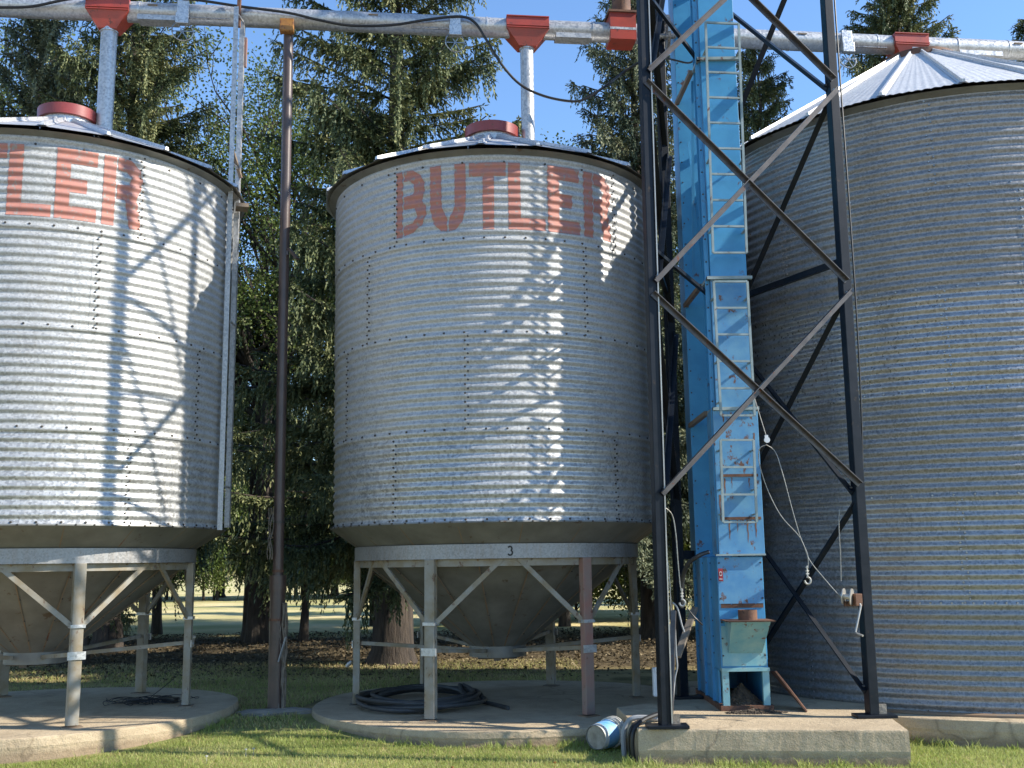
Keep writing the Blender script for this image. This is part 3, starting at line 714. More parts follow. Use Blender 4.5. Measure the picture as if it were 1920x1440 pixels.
# ------------------------------------------------------------------ overhead auger
AP = Vector((-6.78, 13.14, 9.35)); AQ = Vector((7.55, 14.80, 9.35)); AD = (AQ-AP).normalized()
def ax(X): t = (X-AP.x)/(AQ.x-AP.x); return AP.lerp(AQ, t)
def ax_px(px):   # station on the auger axis seen at photo column px
    lo, hi = -9.0, 9.0
    for _ in range(40):
        m = (lo+hi)/2; p = ax(m); y = p.y*math.cos(PITCH)+(p.z-EYE)*math.sin(PITCH); u = (p.z-EYE)*math.cos(PITCH)-p.y*math.sin(PITCH)
        X_ = 960+FPX*p.x/y*math.cos(ROLL)-FPX*u/y*math.sin(ROLL)
        if X_ < px: lo = m
        else: hi = m
    return ax(lo)
au = empty('overhead_auger', (ax_px(960).x, ax_px(960).y, 9.35), 'long galvanised auger tube running over all bins with red discharge boxes', 'auger')
RA = .14
cuts = [-9.5]+[ax_px(p).x for p in (263, 640, 912, 1110, 1215, 1478, 1640, 1790, 1885)]+[9.5]
for i in range(len(cuts)-1):
    r = RA-(.003 if i % 2 else 0)
    MB().tube(ax(cuts[i]), ax(cuts[i+1]), r, 40, cap=False).build('auger_tube', M['tube'], au, ang=60)
    if 0 < i:
        MB().tube(ax(cuts[i])-AD*.012, ax(cuts[i])+AD*.012, RA+.006, 40).build('tube_band', M['galv_bright'], au, ang=60)
AR = math.atan2(AD.y, AD.x); side = Vector((-AD.y, AD.x, 0))
def abox(c, L, wd, h): return MB().box(c, (L, wd, h), AR)
def discharge(px, L, spout_px=None, rs=.10, ztop=None, seed=0, mark=False):
    c = ax_px(px); up = Vector((0, 0, 1))
    zt_ = 9.35+.11; zm = 9.35-.06; zl_ = 9.35-.30; hw = .17
    mb = MB()
    def P(s, d, z): q = c+AD*s+side*d; return (q.x, q.y, z)
    l2, l1 = L/2, .12
    vs = [P(-l2,-hw,zt_), P(l2,-hw,zt_), P(l2,hw,zt_), P(-l2,hw,zt_), P(-l2,-hw,zm), P(l2,-hw,zm), P(l2,hw,zm), P(-l2,hw,zm), P(-l1,-.11,zl_), P(l1,-.11,zl_), P(l1,.11,zl_), P(-l1,.11,zl_)]
    mb.add(vs, [(0,1,5,4), (1,2,6,5), (2,3,7,6), (3,0,4,7), (4,5,9,8), (5,6,10,9), (6,7,11,10), (7,4,8,11), (8,9,10,11)])
    d = mb.build('discharge_box', M['red'], au, smooth=False)
    rr = MB()
    for z in (zt_-.004, zm+.03, zm-.0): rr.box(c+Vector((0, 0, z-9.35))-side*(hw+.008), (L, .018, .014), AR)
    rr.build('box_rib', M['red'], d, smooth=False)
    if ztop is not None:
        MB().tube((c.x, c.y, zl_+.02), (c.x, c.y, ztop), rs, 32, cap=False).build('down_spout', M['tube'], d, ang=60)
        MB().tube((c.x, c.y, zl_-.02), (c.x, c.y, zl_+.03), rs+.012, 32).build('spout_clamp', M['galv_bright'], d, ang=60)
    if mark:
        q = c+side*(-(hw-.025))+Vector((0, 0, zm-.10-9.35))
    return d
discharge(207, .56, rs=.105, ztop=7.1)
discharge(987, .60, rs=.092, ztop=7.15)
dR = discharge(1700, .52)
# white maker's plate with black writing on the right hand red box
cR = ax_px(1712); zz = 9.35-.125
pn = MB().box(cR-side*.158+Vector((.0, 0, -.13)), (.20, .006, .075), AR).build('name_plate', M['signwhite'], dR, smooth=False)
tc = bpy.data.curves.new('plate_writing', 'FONT'); tc.body = 'Hutch N'; tc.size = .052; tc.extrude = .001; tc.materials.append(M['ink'])
to = bpy.data.objects.new('plate_writing', tc); col.objects.link(to)
bpy.context.view_layer.update()
dg = bpy.context.evaluated_depsgraph_get(); me = bpy.data.meshes.new_from_object(to.evaluated_get(dg)); bpy.data.objects.remove(to)
to = bpy.data.objects.new('plate_writing', me); col.objects.link(to); to.parent = pn
q = cR-side*.163+Vector((0, 0, -.145))-AD*.085
to.matrix_local = Matrix.Translation(q-Vector(root_origin(pn))) @ Matrix.Rotation(AR, 4, 'Z') @ Matrix.Rotation(math.pi/2, 4, 'X')
# inlet box
ci = ax_px(1164); ib = MB(); ib.box(ci+Vector((0, 0, .12)), (.37, .34, .22), AR); ib.box(ci+Vector((0, 0, -.10)), (.37, .34, .14), AR)
ibo = ib.build('inlet_box', M['red'], au, smooth=False)
abox(ci+Vector((0, 0, .245)), .42, .40, .03).build('inlet_rim', M['rust'], ibo, smooth=False)
abox(ci+Vector((0, 0, -.01)), .375, .345, .035).build('inlet_band', M['galv_bright'], ibo, smooth=False)
MB().path([ci+Vector((.02, 0, .26)), ci+Vector((.02, 0, .60)), ci+Vector((.3, -.3, 1.6)), ci+Vector((.8, -1.0, 4.4))], .135, 24).build('feed_spout', M['rust'], ibo, ang=60)
# hanger brackets with hand wheels and pull rods
def hanger(px, wheel=True, rod=None):
    c = ax_px(px); b = MB()
    b.box(c-side*(RA+.03)+Vector((0, 0, .0)), (.15, .05, .20), AR); b.box(c-side*(RA+.045)+Vector((0, 0, -.17)), (.17, .09, .15), AR)
    bo = b.build('slide_bracket', M['galv_bright'], au, smooth=False, bevel=.004)
    if wheel:
        w_ = MB(); cc = c-side*(RA+.02)+Vector((0, 0, -.33)); pts = []
        for k in range(29):
            t = 2*math.pi*k/28; pts.append(cc+AD*.135*math.cos(t)+Vector((0, 0, .135*math.sin(t)))+side*.03*math.cos(t))
        w_.path(pts, .010, 6, cap=False)
        for k in range(3):
            t = k*math.pi/3; w_.beam(cc+AD*.13*math.cos(t)+Vector((0, 0, .13*math.sin(t))), cc-AD*.13*math.cos(t)-Vector((0, 0, .13*math.sin(t))), .010, .012)
        w_.build('hand_wheel', M['bolt_zinc'], bo)
    if rod:
        MB().tube(c-side*(RA+.05)+Vector((0, 0, -.15)), ax_px(rod)-side*(RA+.05)+Vector((0, 0, -.15)), .014, 8).build('pull_rod', M['bolt_zinc'], bo)
hanger(348, rod=436); hanger(852, rod=770); hanger(1578, rod=1650)
for px in (290, 700, 1498, 1900):
    c = ax_px(px); abox(c-side*(RA-.004)+Vector((0, 0, .045)), .13, .03, .012).build('tube_tab', M['lap_dark'], au, smooth=False)
for a_, b_ in ((262, 335), (1040, 1105), (1790, 1870)):
    MB().box((ax_px(a_)+ax_px(b_))/2+Vector((0, 0, -.125))-side*.03, ((ax_px(b_)-ax_px(a_)).length, .20, .07), AR).build('clean_out_door', M['tube'], au, smooth=False)

# ------------------------------------------------------------------ mast on the left bin
ms = empty('support_mast', (-3.60, 13.27, 2.3), 'twin galvanised angle mast fixed to the left bin and holding the auger', 'mast')
for x, y, z0, z1 in ((-3.635, 13.10, 2.36, 9.28), (-3.575, 13.42, 2.40, 9.25)):
    MB().angle((x, y, z0), (x, y, z1), .062, .006, up=(0, 1, 0), flip=-1 if y < 13.2 else 1).build('mast_rail', M['tube'], ms, smooth=False)
for k in range(4):
    z = 2.9+k*2.1; MB().beam((-3.60, 13.11, z), (-3.575, 13.41, z+(.0 if k % 2 else .0)), .02, .02).build('cross_bar', M['tube'], ms, smooth=False)
MB().beam((-3.62, 13.2, 7.3), (-3.56, 13.42, 7.0), .04, .03).build('splice_plate', M['lap_dark'], ms, smooth=False)
MB().box((-3.615, 13.28, 9.33), (.045, .05, .5)).build('saddle_bar', M['rust'], ms, smooth=False)
MB().box((-3.53, 13.36, 8.75), (.03, .05, .42)).build('red_splice', M['leg_red'], ms, smooth=False)
MB().box((-3.50, 13.30, 6.55), (.16, .22, .05), .3).build('eave_bracket', M['lap_dark'], ms, smooth=False)

# ------------------------------------------------------------------ brown pipe post
pp0 = Vector((-2.985, 13.60, .13)); pole = empty('pipe_post', pp0, 'tall brown steel pipe post holding up the auger between the two hopper bins', 'post')
MB().tube(pp0+Vector((0, 0, 0)), (-2.985, 13.60, 1.75), .095, 24).build('lower_pipe', M['pole'], pole)
MB().tube((-2.985, 13.60, 1.62), (-2.985, 13.60, 1.80), .105, 24).build('coupling', M['pole'], pole)
MB().tube((-2.985, 13.60, 1.75), (-3.01, 13.60, 9.12), .066, 24).build('upper_pipe', M['pole'], pole)
for z, m_ in ((1.24, 'rust'), (1.84, 'rust'), (2.45, 'bolt')):
    MB().tube((-2.985, 13.60, z), (-2.985, 13.60, z+.03), .10 if z < 1.8 else .074, 24).build('strap', M[m_], pole)
cp = Vector((-3.01, 13.58, 9.2)); yb = MB(); yb.box(cp+Vector((0, -.08, 0)), (.19, .1, .19), .1); yb.box(cp+Vector((0, -.135, -.05)), (.18, .012, .07), .1); yb.build('yellow_bracket', M['yellow'], pole, smooth=False, bevel=.01)
MB().box((-2.95, 13.55, 6.0), (.03, .03, .06)).build('side_lug', M['pole'], pole, smooth=False)
MB().beam((-2.93, 13.56, 6.06), (-2.80, 13.50, 5.90), .07, .03).build('side_arm', M['pole'], pole, smooth=False)
vn = MB(); rgv = random.Random(9)
for k in range(7):
    x = -2.89+rgv.uniform(-.02, .05); pts = [Vector((x+.02*math.sin(i*.9+k), 13.54+rgv.uniform(-.03, .03), .14+i*.12)) for i in range(12)]; vn.path(pts, .012, 5)
for k in range(5):
    x = -3.07+rgv.uniform(-.02, .02); pts = [Vector((x+.02*math.sin(i*.9+k), 13.5+rgv.uniform(-.03, .03), 2.0+i*.08)) for i in range(9)]; vn.path(pts, .006, 5)
tag(vn.build('dry_vine', M['wood']), 'dry woody vine stems clinging to the foot of the brown pipe post', 'vine')
MB().beam((-2.93, 13.48, .75), (-2.84, 13.46, 1.05), .035, .01).build('loose_strap', M['conduit'], pole, smooth=False)
rk = MB(); rgk = random.Random(2); n = 18; vs = []
for j, (f, z) in enumerate(((1, .12), (1.0, .165), (.8, .185), (0.02, .19))):
    for k in range(n):
        t = 2*math.pi*k/n; r = f*(.34+.09*math.sin(2*t+.4)+rgk.uniform(-.03, .03)); vs.append((-2.96+r*math.cos(t)*1.15, 13.5+r*math.sin(t)*.55, z+rgk.uniform(-.006, .006)))
rk.add(vs, [(j*n+k, j*n+(k+1) % n, (j+1)*n+(k+1) % n, (j+1)*n+k) for j in range(3) for k in range(n)])
tag(rk.build('concrete_footing', M['conc_grey'], smooth=False), 'broken flat concrete footing at the base of the brown pipe post', 'footing')

# ------------------------------------------------------------------ cables, winch and small things
def cable(name, pts, r, mat, label, cat, n=8, sub=6):
    P = [Vector(p) for p in pts]; out = []
    for i in range(len(P)-1):
        p0, p1, p2, p3 = P[max(i-1, 0)], P[i], P[i+1], P[min(i+2, len(P)-1)]
        for k in range(sub):
            t = k/sub
            out.append(.5*((2*p1)+(-p0+p2)*t+(2*p0-5*p1+4*p2-p3)*t*t+(-p0+3*p1-3*p2+p3)*t**3))
    out.append(P[-1]); mb = MB().path(out, r, n)
    if name is None: return mb
    return tag(mb.build(name, M[mat]), label, cat)
fr = lambda px, py: W(px, py, ax_px(px).y-.20)
cable('power_cable', [fr(-60, 14), fr(0, 14), fr(60, 12), fr(130, -2), fr(215, -12), fr(300, -8), fr(370, 0), fr(450, 12), fr(540, 24), fr(600, 38), fr(660, 48), fr(735, 47), fr(800, 37), fr(862, 31), fr(890, 42), fr(912, 75), fr(940, 120), fr(975, 158), fr(1020, 180), fr(1072, 190), fr(1100, 184), fr(1140, 158), fr(1180, 128), W(1230, 100, 12.9)],
      .019, 'cable', 'heavy black power cable lying along the auger and looping down over the middle bin', 'cable')
# winch
wn = empty('hand_winch', W(1600, 1125, 10.93), 'small hand winch with zinc drum and crank on the front right tower leg', 'winch')
c = W(1592, 1119, 10.97)
d_ = Vector((.85, -.5, -.1)).normalized()
w1 = MB(); w1.tube(c-d_*.06, c-d_*.050, .080, 24); w1.tube(c+d_*.02, c+d_*.030, .085, 24); w1.tube(c-d_*.05, c+d_*.02, .03, 16); w1.tube(c-d_*.085, c-d_*.05, .022, 12)
w1.build('drum', M['zincparts'], wn)
MB().box(c+Vector((.075, .0, -.03)), (.075, .10, .12), .2).build('winch_frame', M['rust'], wn, smooth=False, bevel=.004)
MB().box(c+Vector((.02, .04, -.07)), (.13, .03, .05), .2).build('winch_base', M['rust'], wn, smooth=False)
ca = c+Vector((.085, -.07, -.07)); MB().path([ca, ca+Vector((-.005, -.03, -.02)), W(1604, 1185, 10.83), W(1609, 1189, 10.79), W(1618, 1192, 10.74)], .011, 8).build('crank_handle', M['zincparts'], wn)
cable('hoist_rope', [W(1413, 742, 10.95), W(1428, 790, 10.95), W(1438, 822, 10.95)], .005, 'wire', 'short wire rope hanging from the brace crossing to the pulley block', 'wire rope')
pb_ = MB(); cb = W(1438, 825, 10.95); pb_.lathe([(.0, 0), (.026, .002), (.028, .02), (.0, .022)], (0, 0), 16)
blk = MB(); blk.tube(cb+Vector((0, -.012, 0)), cb+Vector((0, .012, 0)), .030, 16); blk.beam(cb+Vector((0, 0, -.01)), cb+Vector((-.005, 0, .05)), .034, .02); tag(blk.build('pulley_block', M['white']), 'little white pulley block hanging over the front of the big bin', 'pulley')
cable('winch_cable', [W(1437, 834, 10.95), W(1424, 842, 10.95), W(1424, 870, 10.98), W(1440, 920, 11.0), W(1465, 968, 11.0), W(1500, 1008, 11.0), W(1518, 1050, 10.98), W(1550, 1090, 10.97), W(1580, 1124, 10.97)], .0048, 'wire', 'slack steel cable curving from the pulley block down to the hand winch', 'wire rope')
cable('hook_cable', [W(1437, 834, 10.94), W(1454, 848, 10.94), W(1468, 890, 10.94), W(1484, 950, 10.95), W(1500, 1005, 10.96), W(1514, 1040, 10.96), W(1515, 1065, 10.96)], .0048, 'wire', 'steel cable looped through the pulley block and ending at the hanging hook', 'wire rope')
def hook(px, py, Yd, label, s=1.0):
    c = W(px, py, Yd); t = empty('cable_hook', c, label, 'hook', 'hooks hanging on cable ends')
    k = MB()
    for dz in (.02, .045, .075): k.box(c+Vector((0, 0, dz*s)), (.028*s, .016*s, .012*s), .3*dz*50)
    k.path([c+Vector((0, 0, .09*s)), c], .007*s, 6); k.build('clamp', M['zincparts'], t)
    h = MB(); pts = [c+Vector((.0, 0, 0))]
    for i in range(12):
        a = R_(100-i*26); pts.append(c+Vector((math.cos(a)*.026*s, 0, -.04*s+math.sin(a)*.030*s)))
    h.path(pts, .0095*s, 8); h.build('hook', M['zincparts'], t)
    return t
hook(1514, 1080, 10.96, 'open hook at the end of the cable hanging before the big bin', 1.15)
hook(1279, 1122, 11.35, 'open hook on the cord hanging beside the front left tower leg', 1.15)
cable('frayed_wire', [W(1575, 955, 11.2), W(1573, 975, 11.2), W(1574, 1010, 11.2), W(1576, 1045, 11.2), W(1577, 1090, 11.2)], .006, 'wire', 'frayed wire end dangling from the top of the lower right brace', 'wire')
cable('white_cord', [W(1244, 950, 11.3), W(1260, 965, 11.35), W(1267, 1000, 11.35), W(1271, 1050, 11.35), W(1275, 1095, 11.35), W(1278, 1110, 11.35)], .006, 'wire', 'white cord tied to the front left tower leg, ending in a hook', 'cord')
cable('loose_wire', [W(1250, 1040, 11.2), W(1256, 1095, 11.2), W(1258, 1160, 11.2), W(1254, 1190, 11.2)], .005, 'wire', 'thin pale wire trailing down the inner side of the front left tower leg', 'wire')
cable('plug_cord', [W(1261, 1130, 11.3), W(1270, 1140, 11.3), W(1278, 1170, 11.3), W(1283, 1185, 11.3)], .009, 'conduit', 'short grey cord with a pale plug beside the front left tower leg', 'cord')
cable('grey_cord', [W(1266, 1180, 11.25), W(1268, 1225, 11.25), W(1270, 1250, 11.25), W(1266, 1270, 11.25), W(1263, 1300, 11.2), W(1260, 1345, 11.1)], .008, 'conduit', 'grey electrical cord running down to the slab beside the kick bar', 'cord')
cable('black_flex_conduit', [W(1278, 1140, 11.75), W(1280, 1085, 11.72), W(1290, 1058, 11.65), W(1310, 1042, 11.6), W(1328, 1035, 11.66)], .024, 'cable', 'thick black flexible conduit arching onto the side of the blue boot', 'conduit')
cable('door_wire', [W(1288, 1140, 11.7), W(1300, 1155, 11.66), W(1308, 1163, 11.66), W(1317, 1172, 11.7)], .008, 'cable', 'short black wire hanging on the left side of the blue boot', 'wire')
bxp = Vector((1.575, 12.25, 0)); eb = empty('switch_box', (1.575, 12.25, .62), 'white electrical switch box behind the front left tower leg', 'switch box')
MB().box((1.595, 12.25, .58), (.14, .10, .31)).build('box_body', M['white'], eb, smooth=False, bevel=.012)
MB().box((1.60, 12.195, .72), (.11, .02, .05)).build('box_hood', M['white'], eb, smooth=False, bevel=.004)
MB().tube((1.61, 12.25, .43), (1.61, 12.25, .29), .02, 10).build('box_conduit', M['conduit'], eb)
cable('angle_conduit', [(1.06, 10.96, .0), (1.055, 10.96, .22), (1.10, 10.96, .33), (1.18, 10.95, .378), (1.36, 10.96, .37), (1.47, 11.05, .345), (1.56, 11.25, .40), (1.60, 11.6, .47)], .026, 'conduit', 'grey plastic conduit bending over the left end of the tower slab', 'conduit')
cable('ground_cable', [(1.12, 10.62, .0), (1.105, 10.62, .16), (1.13, 10.64, .31), (1.24, 10.74, .39), (1.50, 11.0, .45), (1.60, 11.4, .55)], .022, 'cable', 'thicker black cable climbing over the slab edge beside the grey conduit', 'cable')
cable('ground_cable', [(1.10, 10.76, .0), (1.085, 10.76, .16), (1.115, 10.76, .31), (1.22, 10.84, .37), (1.45, 11.08, .38), (1.58, 11.5, .42)], .014, 'cable', 'thinner black cable between the grey conduit and the thick cable at the slab edge', 'cable')
cable('leg_conduit', [legpt('FR', 14)+Vector((.085, .02, 0)), legpt('FR', 8)+Vector((.10, .02, 0)), legpt('FR', 5)+Vector((.115, .02, 0)), legpt('FR', 3.6)+Vector((.10, .02, 0)), legpt('FR', 2.6)+Vector((.06, .02, 0))], .010, 'cable', 'thin dark cable running up the outer side of the front right tower leg', 'cable')
cable('belt_cable', [W(1243, 108, 12.6), W(1262, 112, 12.5), W(1290, 118, 12.4), W(1302, 112, 12.3)], .012, 'cable', 'short black cable between the rear tower leg and the elevator casing', 'cable')
# hose coil
hp_ = []; rgx = random.Random(11)
for k in range(150):
    t = k*.30; f = k/150; R1 = 1.04-.30*f*(.8+.5*math.sin(k*.12)); 
    hp_.append(Vector((-1.20+R1*.74*math.cos(t)+.10*math.sin(k*.11), 13.85+R1*.98*math.sin(t)+.07*math.cos(k*.13), .205+.085*f+.05*(.5+.5*math.sin(k*.47)))))
hp_ += [Vector((-.62, 13.75, .24)), Vector((-.42, 13.72, .21)), Vector((-.25, 13.45, .205)), Vector((-.10, 13.15, .205))]
cable('coiled_hose', hp_, .026, 'hose', 'dark grey hose lying in loose coils on the concrete pad of the middle bin', 'hose', sub=2)
# wire tangle on the left pad
wt = MB()
for k in range(9):
    cx_, cy_ = -4.62+rgx.uniform(-.25, .25), 13.75+rgx.uniform(-.2, .2); a_, b_ = rgx.uniform(.15, .45), rgx.uniform(.1, .3); pts = []
    for i in range(22):
        t = i*.33+k; pts.append(Vector((cx_+a_*math.cos(t), cy_+b_*math.sin(t), .25+abs(.05*math.sin(t*1.7+k)))))
    wt.path(pts, .005, 5)
wt.path([Vector((-4.7, 13.9, .25)), Vector((-4.5, 13.9, .40)), Vector((-4.35, 13.9, .52))], .005, 5); wt.box((-4.80, 13.75, .275), (.14, .10, .07), .4); wt.box((-4.35, 13.8, .275), (.18, .1, .06), -.3)
tag(wt.build('wire_tangle', M['cable']), 'loose tangle of dark wire lying on the pad of the left bin', 'wire')
# pail on its side
pt = empty('plastic_pail', (.90, 11.4, .15), 'white pail with blue label lying on its side against the tower slab', 'pail')
o = Vector((.80, 11.20, .155)); dd = Vector((.62, .75, .07)).normalized()
def pring(t, r): return o+dd*t, r
def seg(t0, r0, t1, r1, n=36, cap=False): return MB().path([o+dd*t0, o+dd*t1], [r0, r1], n, cap)
bd = MB().path([o, o+dd*.02, o+dd*.33], [.122, .128, .143], 36, cap=False); bd.build('pail_body', M['pail'], pt)
MB().path([o+dd*.012, o+dd*.016], [.118, .118], 36).build('pail_bottom', M['paildirt'], pt)
MB().path([o+dd*.055, o+dd*.22], [.1315, .1395], 36, cap=False).build('pail_label', M['paillabel'], pt)
rm = MB()
for t in (.245, .272, .30, .33): rm.path([o+dd*t, o+dd*(t+.009)], [.152, .152], 36)
rm.build('pail_rim', M['pail'], pt)
# round reflector paddles on the legs near the ground
for (px, py, Yd, lab) in ((361, 1197, 13.85, 'small pale paddle handle on the right leg of the left bin'), (654, 1245, 13.9, 'small pale paddle handle on the left leg of the middle bin')):
    c = W(px, py, Yd); mb = MB(); mb.path([c+Vector((-.03, 0, -.035)), c+Vector((.0, 0, 0)), c+Vector((.035, 0, .03))], [.022, .030, .022], 10); tag(mb.build('paddle_handle', M['zincparts']), lab, 'handle')

# ------------------------------------------------------------------ trees
def twig_quads(P, D, up, L, Wd, rg, tone):
    "one leaf shaped quad per row: base P, direction D"
    n = len(P); s = np.cross(D, up+rg.normal(0, .6, (n, 3))); s /= np.linalg.norm(s, axis=1, keepdims=True)+1e-9
    L = L[:, None]; Wd = Wd[:, None]
    v = np.stack([P-s*Wd*.3, P+D*L*.45-s*Wd, P+D*L+s*0, P+D*L*.45+s*Wd], 1)
    return v.reshape(-1, 3), np.arange(4*n).reshape(n, 4), tone
def make_spruce(name, H, Lmax, seed, mat, zlow=.10, dens=1.0, trunk_r=.3, gaps=.15, droop=.35):
    rg = np.random.default_rng(seed); PP = []; DD = []; LL = []; WW = []; TT = []; wood = MB()
    z = zlow*H
    while z < H-.3:
        f = z/H; nb = rg.integers(5, 8)
        for b in range(nb):
            if rg.random() < gaps: continue
            az = rg.random()*2*math.pi; L = Lmax*(1-f)**.75*rg.uniform(.55, 1.15)+.15
            zs0 = z+rg.uniform(-.15, .15); k = droop*rg.uniform(.6, 1.3)*(1.2-f); up0 = .22+.5*f
            dirh = np.array([math.cos(az), math.sin(az), 0]); sideh = np.array([-dirh[1], dirh[0], 0])
            m = max(8, int(L/.062*dens)); t = np.sort(rg.uniform(.10, 1, m))
            def path(t): return dirh*(L*t)[:, None]+np.array([0, 0, 1.])*(zs0+L*(up0*t-k*1.6*t**1.5+.42*k*1.6*t**3))[:, None]
            bp = path(np.linspace(0, 1, 6)); wood.path([Vector(q) for q in bp], [.012+.022*L/3.5*(1-i/5.5) for i in range(6)], 4, cap=False)
            C = path(t); btone = rg.uniform(-.20, .20)
            for sgn in (-1, 1, 0):
                if sgn == 0:
                    d = np.tile(np.array([0, 0, -1.]), (m, 1))+dirh*.25+rg.normal(0, .12, (m, 3)); ls = rg.uniform(.12, .55, m)*(.6+.6*min(1, L/3))
                else:
                    d = dirh*.75+sideh*sgn*rg.uniform(.55, 1.0, m)[:, None]+np.array([0, 0, 1.])*rg.uniform(-.45, .05, m)[:, None]; ls = (.14+.34*L*(1-t)**.7*.42)*rg.uniform(.6, 1.2, m)
                d /= np.linalg.norm(d, axis=1, keepdims=True)
                ns = np.maximum(4, (ls/.026).astype(int)); idx = np.repeat(np.arange(m), ns)
                frac = np.concatenate([np.linspace(.05, 1, q) for q in ns])
                P = C[idx]+d[idx]*(ls[idx]*frac)[:, None]; P[:, 2] -= .35*(ls[idx]*frac)**2*1.2
                n = len(P); dd_ = d[idx]+rg.normal(0, .38, (n, 3)); dd_[:, 2] -= .15; dd_ /= np.linalg.norm(dd_, axis=1, keepdims=True)
                PP.append(P); DD.append(dd_); LL.append(rg.uniform(.055, .115, n)); WW.append(rg.uniform(.011, .018, n)*1.25)
                TT.append(np.clip(.32+btone+.25*frac+rg.normal(0, .12, n)+(.06 if sgn else -.02), 0, 1))  # tips paler as new growth, with sunlight also put into the colour
        z += rg.uniform(.27, .43)*(1.0 if f < .7 else .75)
    P = np.concatenate(PP); D = np.concatenate(DD); L = np.concatenate(LL); Wd = np.concatenate(WW); T = np.concatenate(TT)
    v, f_, tone = twig_quads(P, D, np.array([0, 0, 1.]), L, Wd, rg, T)
    return dict(kind='spruce', H=H, v=v, f=f_, tone=tone, wood=wood, tr=trunk_r, mat=mat, rg=rg)
def tree_thing(T, loc, rz, s, label, group=None, nm='spruce_tree'):
    t = empty(nm, loc, label, 'tree', group); t.rotation_euler = (0, 0, rz); t.scale = (s, s, s)
    for nm_, key in (('crown', 'crown'), ('trunk', 'trunk')):
        if key not in T:
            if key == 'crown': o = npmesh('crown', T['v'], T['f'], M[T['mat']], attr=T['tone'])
            else:
                H = T['H']; tr = T['tr']; w_ = T['wood']; n = 12
                if T['kind'] == 'spruce':
                    pts = [Vector((.05*math.sin(i*1.3), .05*math.cos(i*.9), -.1+H*i/10)) for i in range(11)]
                    rr = [tr*(1.55 if i == 0 else 1)*(1-i/10.4) for i in range(11)]
                    pts.insert(1, Vector((0, 0, .25))); rr.insert(1, tr*1.12)
                    w_.path(pts, rr, n)
                o = w_.build('trunk', M[T.get('bark', 'bark')])
            T[key] = o.data; bpy.data.objects.remove(o)
        o = bpy.data.objects.new(nm_, T[key]); col.objects.link(o); o.parent = t
    return t
def make_leafy(H, spread, seed, mat='leaf', nl=52000, tr=.2, zlow=.25, stems=1, leafs=.085):
    rg = np.random.default_rng(seed); wood = MB(); tips = []
    def grow(p, d, L, r, lev):
        n = 5; pts = [Vector(p)]; q = Vector(p); dd = Vector(d).normalized()
        for i in range(n):
            dd = (dd+Vector(rg.normal(0, .13, 3))+Vector((0, 0, .06))).normalized(); q = q+dd*(L/n); pts.append(q.copy())
        wood.path([tuple(x) for x in pts], [r*(1-.55*i/n) for i in range(n+1)], 7 if lev < 2 else 4, cap=False)
        if lev >= 3 or L < .6:
            tips.append((tuple(pts[-1]), L)); tips.append((tuple(pts[3]), L)); return
        kids = rg.integers(3, 5) if lev else rg.integers(7, 10)
        for k in range(kids):
            i = rg.integers(2, n+1); a = rg.random()*6.283; ang = rg.uniform(.45, 1.0)
            ref = dd.orthogonal().normalized(); s2 = dd.cross(ref); nd = dd*math.cos(ang)+(ref*math.cos(a)+s2*math.sin(a))*math.sin(ang)
            grow(pts[i], nd, L*rg.uniform(.45, .72), r*.5, lev+1)
        if lev: tips.append((tuple(pts[-1]), L))
    for sidx in range(stems):
        a = rg.random()*6.283; base = Vector((.35*math.cos(a), .3*math.sin(a), 0)) if stems > 1 else Vector((0, 0, 0))
        lean = Vector((.06*math.cos(a), .06*math.sin(a), 1)).normalized(); top = base+lean*H*.55
        wood.path([base+Vector((0, 0, -.1)), base+lean*.4, base+lean*H*.3, top], [tr*1.3, tr, tr*.8, tr*.6], 9, cap=False)
        for k in range(9):
            f = rg.uniform(zlow, .55)/.55; p = base.lerp(top, min(1, f)); a = rg.random()*6.283
            grow(p, (math.cos(a)*.8, math.sin(a)*.8, rg.uniform(.4, 1.3)), spread*rg.uniform(.6, 1.0), tr*.42, 1)
        grow(top, (0, 0, 1), H*.35, tr*.5, 0)
    tp = np.array([t[0] for t in tips]); n = nl; idx = rg.integers(0, len(tp), n)
    P = tp[idx]+rg.normal(0, .30, (n, 3))*np.array([1, 1, .8]); D = rg.normal(0, 1, (n, 3)); D[:, 2] -= .5; D /= np.linalg.norm(D, axis=1, keepdims=True)
    tone = np.clip(.45+rg.normal(0, .16, n)+.12*np.sin(idx*1.7), 0, 1)
    v, f_, tone = twig_quads(P, D, np.array([0, 0, 1.]), rg.uniform(.8, 1.3, n)*leafs, rg.uniform(.35, .5, n)*leafs, rg, tone)
    return dict(kind='leafy', H=H, v=v, f=f_, tone=tone, wood=wood, tr=tr, mat=mat, bark='bark2')
SA = make_spruce('a', 19, 4.0, 21, 'spruce', zlow=.10, trunk_r=.36, dens=1.3, gaps=.08)
SB = make_spruce('b', 18, 3.6, 22, 'spruce', zlow=.13, trunk_r=.28, dens=1.3, gaps=.08)
SC = make_spruce('c', 17, 3.9, 23, 'spruce_blue', zlow=.09, trunk_r=.28, dens=1.25, droop=.42, gaps=.09)
SD = make_spruce('d', 9, 1.7, 24, 'spruce', zlow=.17, trunk_r=.10, dens=.9, gaps=.25)
LA = make_leafy(13.5, 3.0, 31, nl=60000, tr=.24, stems=3, zlow=.46)
SE = make_spruce('e', 17, 3.6, 27, 'spruce', zlow=.32, trunk_r=.26, dens=.8)
LBt = make_leafy(12, 2.8, 32, nl=52000, tr=.15)
LC = make_leafy(5.0, 1.9, 33, nl=42000, tr=.06, stems=3, zlow=.03, leafs=.12)
GZ = .13
